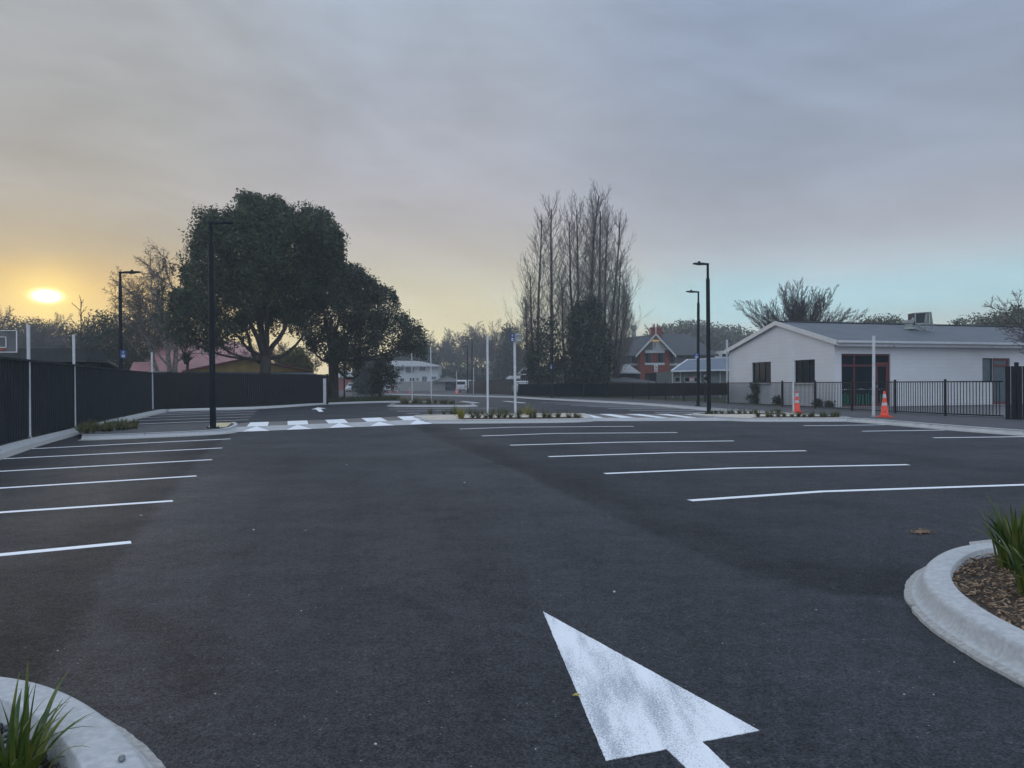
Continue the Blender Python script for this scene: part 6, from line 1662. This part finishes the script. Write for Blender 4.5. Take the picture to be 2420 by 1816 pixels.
leafy("shrub", "yellow green bush glowing behind the board fence between the two evergreens", "shrub", [(664, 876), (668, 850), (690, 832), (705, 830), (720, 845), (735, 880)], 64, 1.6, 120, 40, .3, .13, 36, 'leaf_olive', 700, R=20)
leafy("conifer", "hazy dark conifer with a pointed top in the distance behind the signed pole", "tree", [(1203, 768), (1210, 790), (1222, 830), (1232, 900), (1180, 905), (1182, 850), (1192, 800)], 150, 3, 260, 40, .6, .3, 37, 'leaf_ivy', 1205, R=14, thin=lambda x, y, rg: wob(x, y, .2, .4, 1) > -.3)
leafy("hedge", "hazy grey green scrub under the distant bare trees", "hedge", [(1042, 900), (1060, 875), (1100, 868), (1150, 872), (1200, 860), (1262, 850), (1262, 915), (1042, 912)], 175, 6, 300, 40, .9, .4, 38, 'leaf_ivy', 1150, R=14)
leafy("hedge", "hazy dark trees behind the pale two-storey house", "hedge", [(900, 870), (940, 835), (985, 825), (1030, 840), (1045, 880), (1040, 905), (900, 905)], 185, 6, 220, 40, .9, .45, 39, 'leaf_ivy', 960, R=14)

# left birches and bare trees
def bt(style, bx, ty, tx, Yd, label, seed, r0=.2, **k):
    g = P(bx, 908, Yd); g.z = 0; tp_ = P(tx, ty, Yd)
    return bare_tree(style, g, tp_.z, label, seed, r0, lean=((tp_.x - g.x) / tp_.z, 0), **k)
bt('birch', 412, 562, 408, 60, "pale stemmed leafless birch against the left side of the dome evergreen", 71, .24, bark='bark_pale')
bt('birch', 404, 575, 352, 60, "leafless birch leaning left with a bright forked trunk", 72, .24, bark='bark_pale')
bt('birch', 396, 625, 285, 61, "low leafless birch stretching far left behind the lamp post", 73, .20, bark='bark_pale')
bt('spire', 190, 698, 190, 55, "little leafless tree with a straight leader near the sun", 74, .09)
for i, (x, y, Yd, lab) in enumerate(((-20, 712, 100, "leafless tree cut by the left edge of the picture"), (60, 718, 104, "round leafless tree above the dark shed roof"), (118, 742, 110, "leafless tree directly below the sun"),
                                      (165, 752, 112, "low leafless tree left of the little straight one"), (232, 748, 112, "leafless tree between the straight little tree and the lamp post"), (20, 760, 96, "lower leafless tree behind the backboard"))):
    bt('spread', x, y, x, Yd, lab, 80 + i, .25, mt='twig_far', group="leafless trees on the left skyline", rmin=.018)
leafy("hedge", "dim tangled scrub filling the gap under the left skyline trees", "hedge", [(-60, 780), (0, 765), (60, 768), (120, 775), (200, 790), (240, 800), (240, 890), (-60, 890)], 118, 5, 500, 34, .8, .22, 40, 'leaf_b', 90, R=30, thin=lambda x, y, rg: wob(x, y, .12, .3, 1) > -.25)
t = thing("cabbage_tree", "spiky cabbage tree with sword leaves behind the board fence, left of the first lamp", "tree", (P(440, 908, 56).x, 56, 0))
c = P(440, 858, 56); m = blades(301, 110, 1.5, 1.5, w=.035, seg=3, base=.1); m.v = [(v[0] + c.x, v[1] + c.y, v[2] + c.z - .1) for v in m.v]; m.build("crown", M['leaf_ivy'], t)
m = MB(); m.tube([(c.x, c.y, 0), (c.x + .1, c.y, c.z)], [.12, .1], 8); m.build("trunk", M['bark'], t)
bt('spread', 690, 790, 690, 66, "small leafless tree showing under the branches of the two evergreens", 90, .14)

# centre and right distance
for i, (x, y, Yd, st, lab) in enumerate(((1020, 778, 190, 'spread', "leafless tree above the right end of the pale house roof"), (1062, 768, 195, 'spread', "wide leafless tree over the carport"), (1105, 772, 200, 'spread', "leafless tree behind the thin distant lamp post"),
                                          (1142, 750, 180, 'spread', "tallest distant leafless tree, above the plain white pole"), (1176, 758, 185, 'spread', "distant leafless tree left of the hazy conifer"), (1240, 800, 190, 'spread', "faint leafless tree between the conifer and the ivy"))):
    bt(st, x, y, x, Yd, lab, 100 + i, .42, mt='twig_far', group="distant leafless trees in the middle", rmin=.028, trunk=.30)
bt('crownfan', 1888, 662, 1884, 66, "large fan shaped leafless tree rising behind the white building's gable", 120, .3)
bt('spread', 2548, 655, 2526, 34, "leafless tree reaching in from the right edge over the roof", 121, .2, trunk=.28)
bt('spread', 2102, 742, 2100, 90, "small leafless treetop above the white building's roof ridge", 122, .15)
bt('spread', 2150, 752, 2152, 90, "tiny leafless treetop just left of the rooftop cooler", 123, .13)
bt('upfan', 1600, 762, 1610, 120, "wind swept leafless tree on the hazy hill left of the far lamp", 124, .2, mt='twig_far', rmin=.018)
leafy("tree", "rounded dark treetop behind the roof ridge, middle", "tree", [(2035, 775), (2050, 760), (2075, 755), (2105, 756), (2130, 768), (2140, 800), (2030, 800)], 105, 2.5, 90, 44, .5, .22, 41, 'leaf_hill', 2085, R=14)
leafy("tree", "long hazy treetops behind the roof ridge at the right", "tree", [(2255, 772), (2290, 758), (2315, 750), (2345, 752), (2352, 742), (2380, 738), (2400, 732), (2440, 735), (2440, 810), (2255, 800)], 105, 3, 220, 44, .5, .22, 42, 'leaf_hill', 2350, R=16)
hill = [(1540, 790), (1565, 782), (1600, 780), (1612, 770), (1625, 774), (1640, 772), (1656, 778), (1680, 780), (1700, 786), (1712, 784), (1735, 784), (1762, 798), (1800, 812), (1800, 905), (1540, 905)]
cs = crown(hill, 205, 12, 900, 43, R=24)
o = quads_mesh("woodland", leaves(cs, 40, 1.1, .5, 43), M['leaf_hill']); o["kind"] = "stuff"
m = MB(); N_ = 40
for i in range(N_): pass
vs = []
for j, (yy, zz_) in enumerate(((190, 0), (205, 8), (225, 14), (260, 15), (320, 0))):
    for i in range(21):
        x = -20 + i * 9 + 0; vs.append((x + 20, yy, zz_ * max(0, math.sin(math.pi * (i + 1) / 22)) ** .6))
m.add(vs, [(j * 21 + i, j * 21 + i + 1, (j + 1) * 21 + i + 1, (j + 1) * 21 + i) for j in range(4) for i in range(20)])
m.build("hills", M['ground'], smooth=True)["kind"] = "structure"

# ================================================================== haze
def haze():
    m = MB(); x0, x1, y0, y1, z0, z1 = -260, 260, -14, 340, -1.0, 30.0
    m.box(((x0 + x1) / 2, (y0 + y1) / 2, (z0 + z1) / 2), (x1 - x0, y1 - y0, z1 - z0))
    hm = bpy.data.materials.new("haze"); hm.use_nodes = True; nt = hm.node_tree; nt.nodes.clear()
    v = nt.nodes.new("ShaderNodeVolumePrincipled"); v.inputs["Density"].default_value = 0.0013; v.inputs["Color"].default_value = (.84, .92, 1, 1); v.inputs["Anisotropy"].default_value = .15
    oo = nt.nodes.new("ShaderNodeOutputMaterial"); nt.links.new(v.outputs[0], oo.inputs["Volume"])
    o = m.build("haze", hm); o["kind"] = "stuff"; return o
haze()
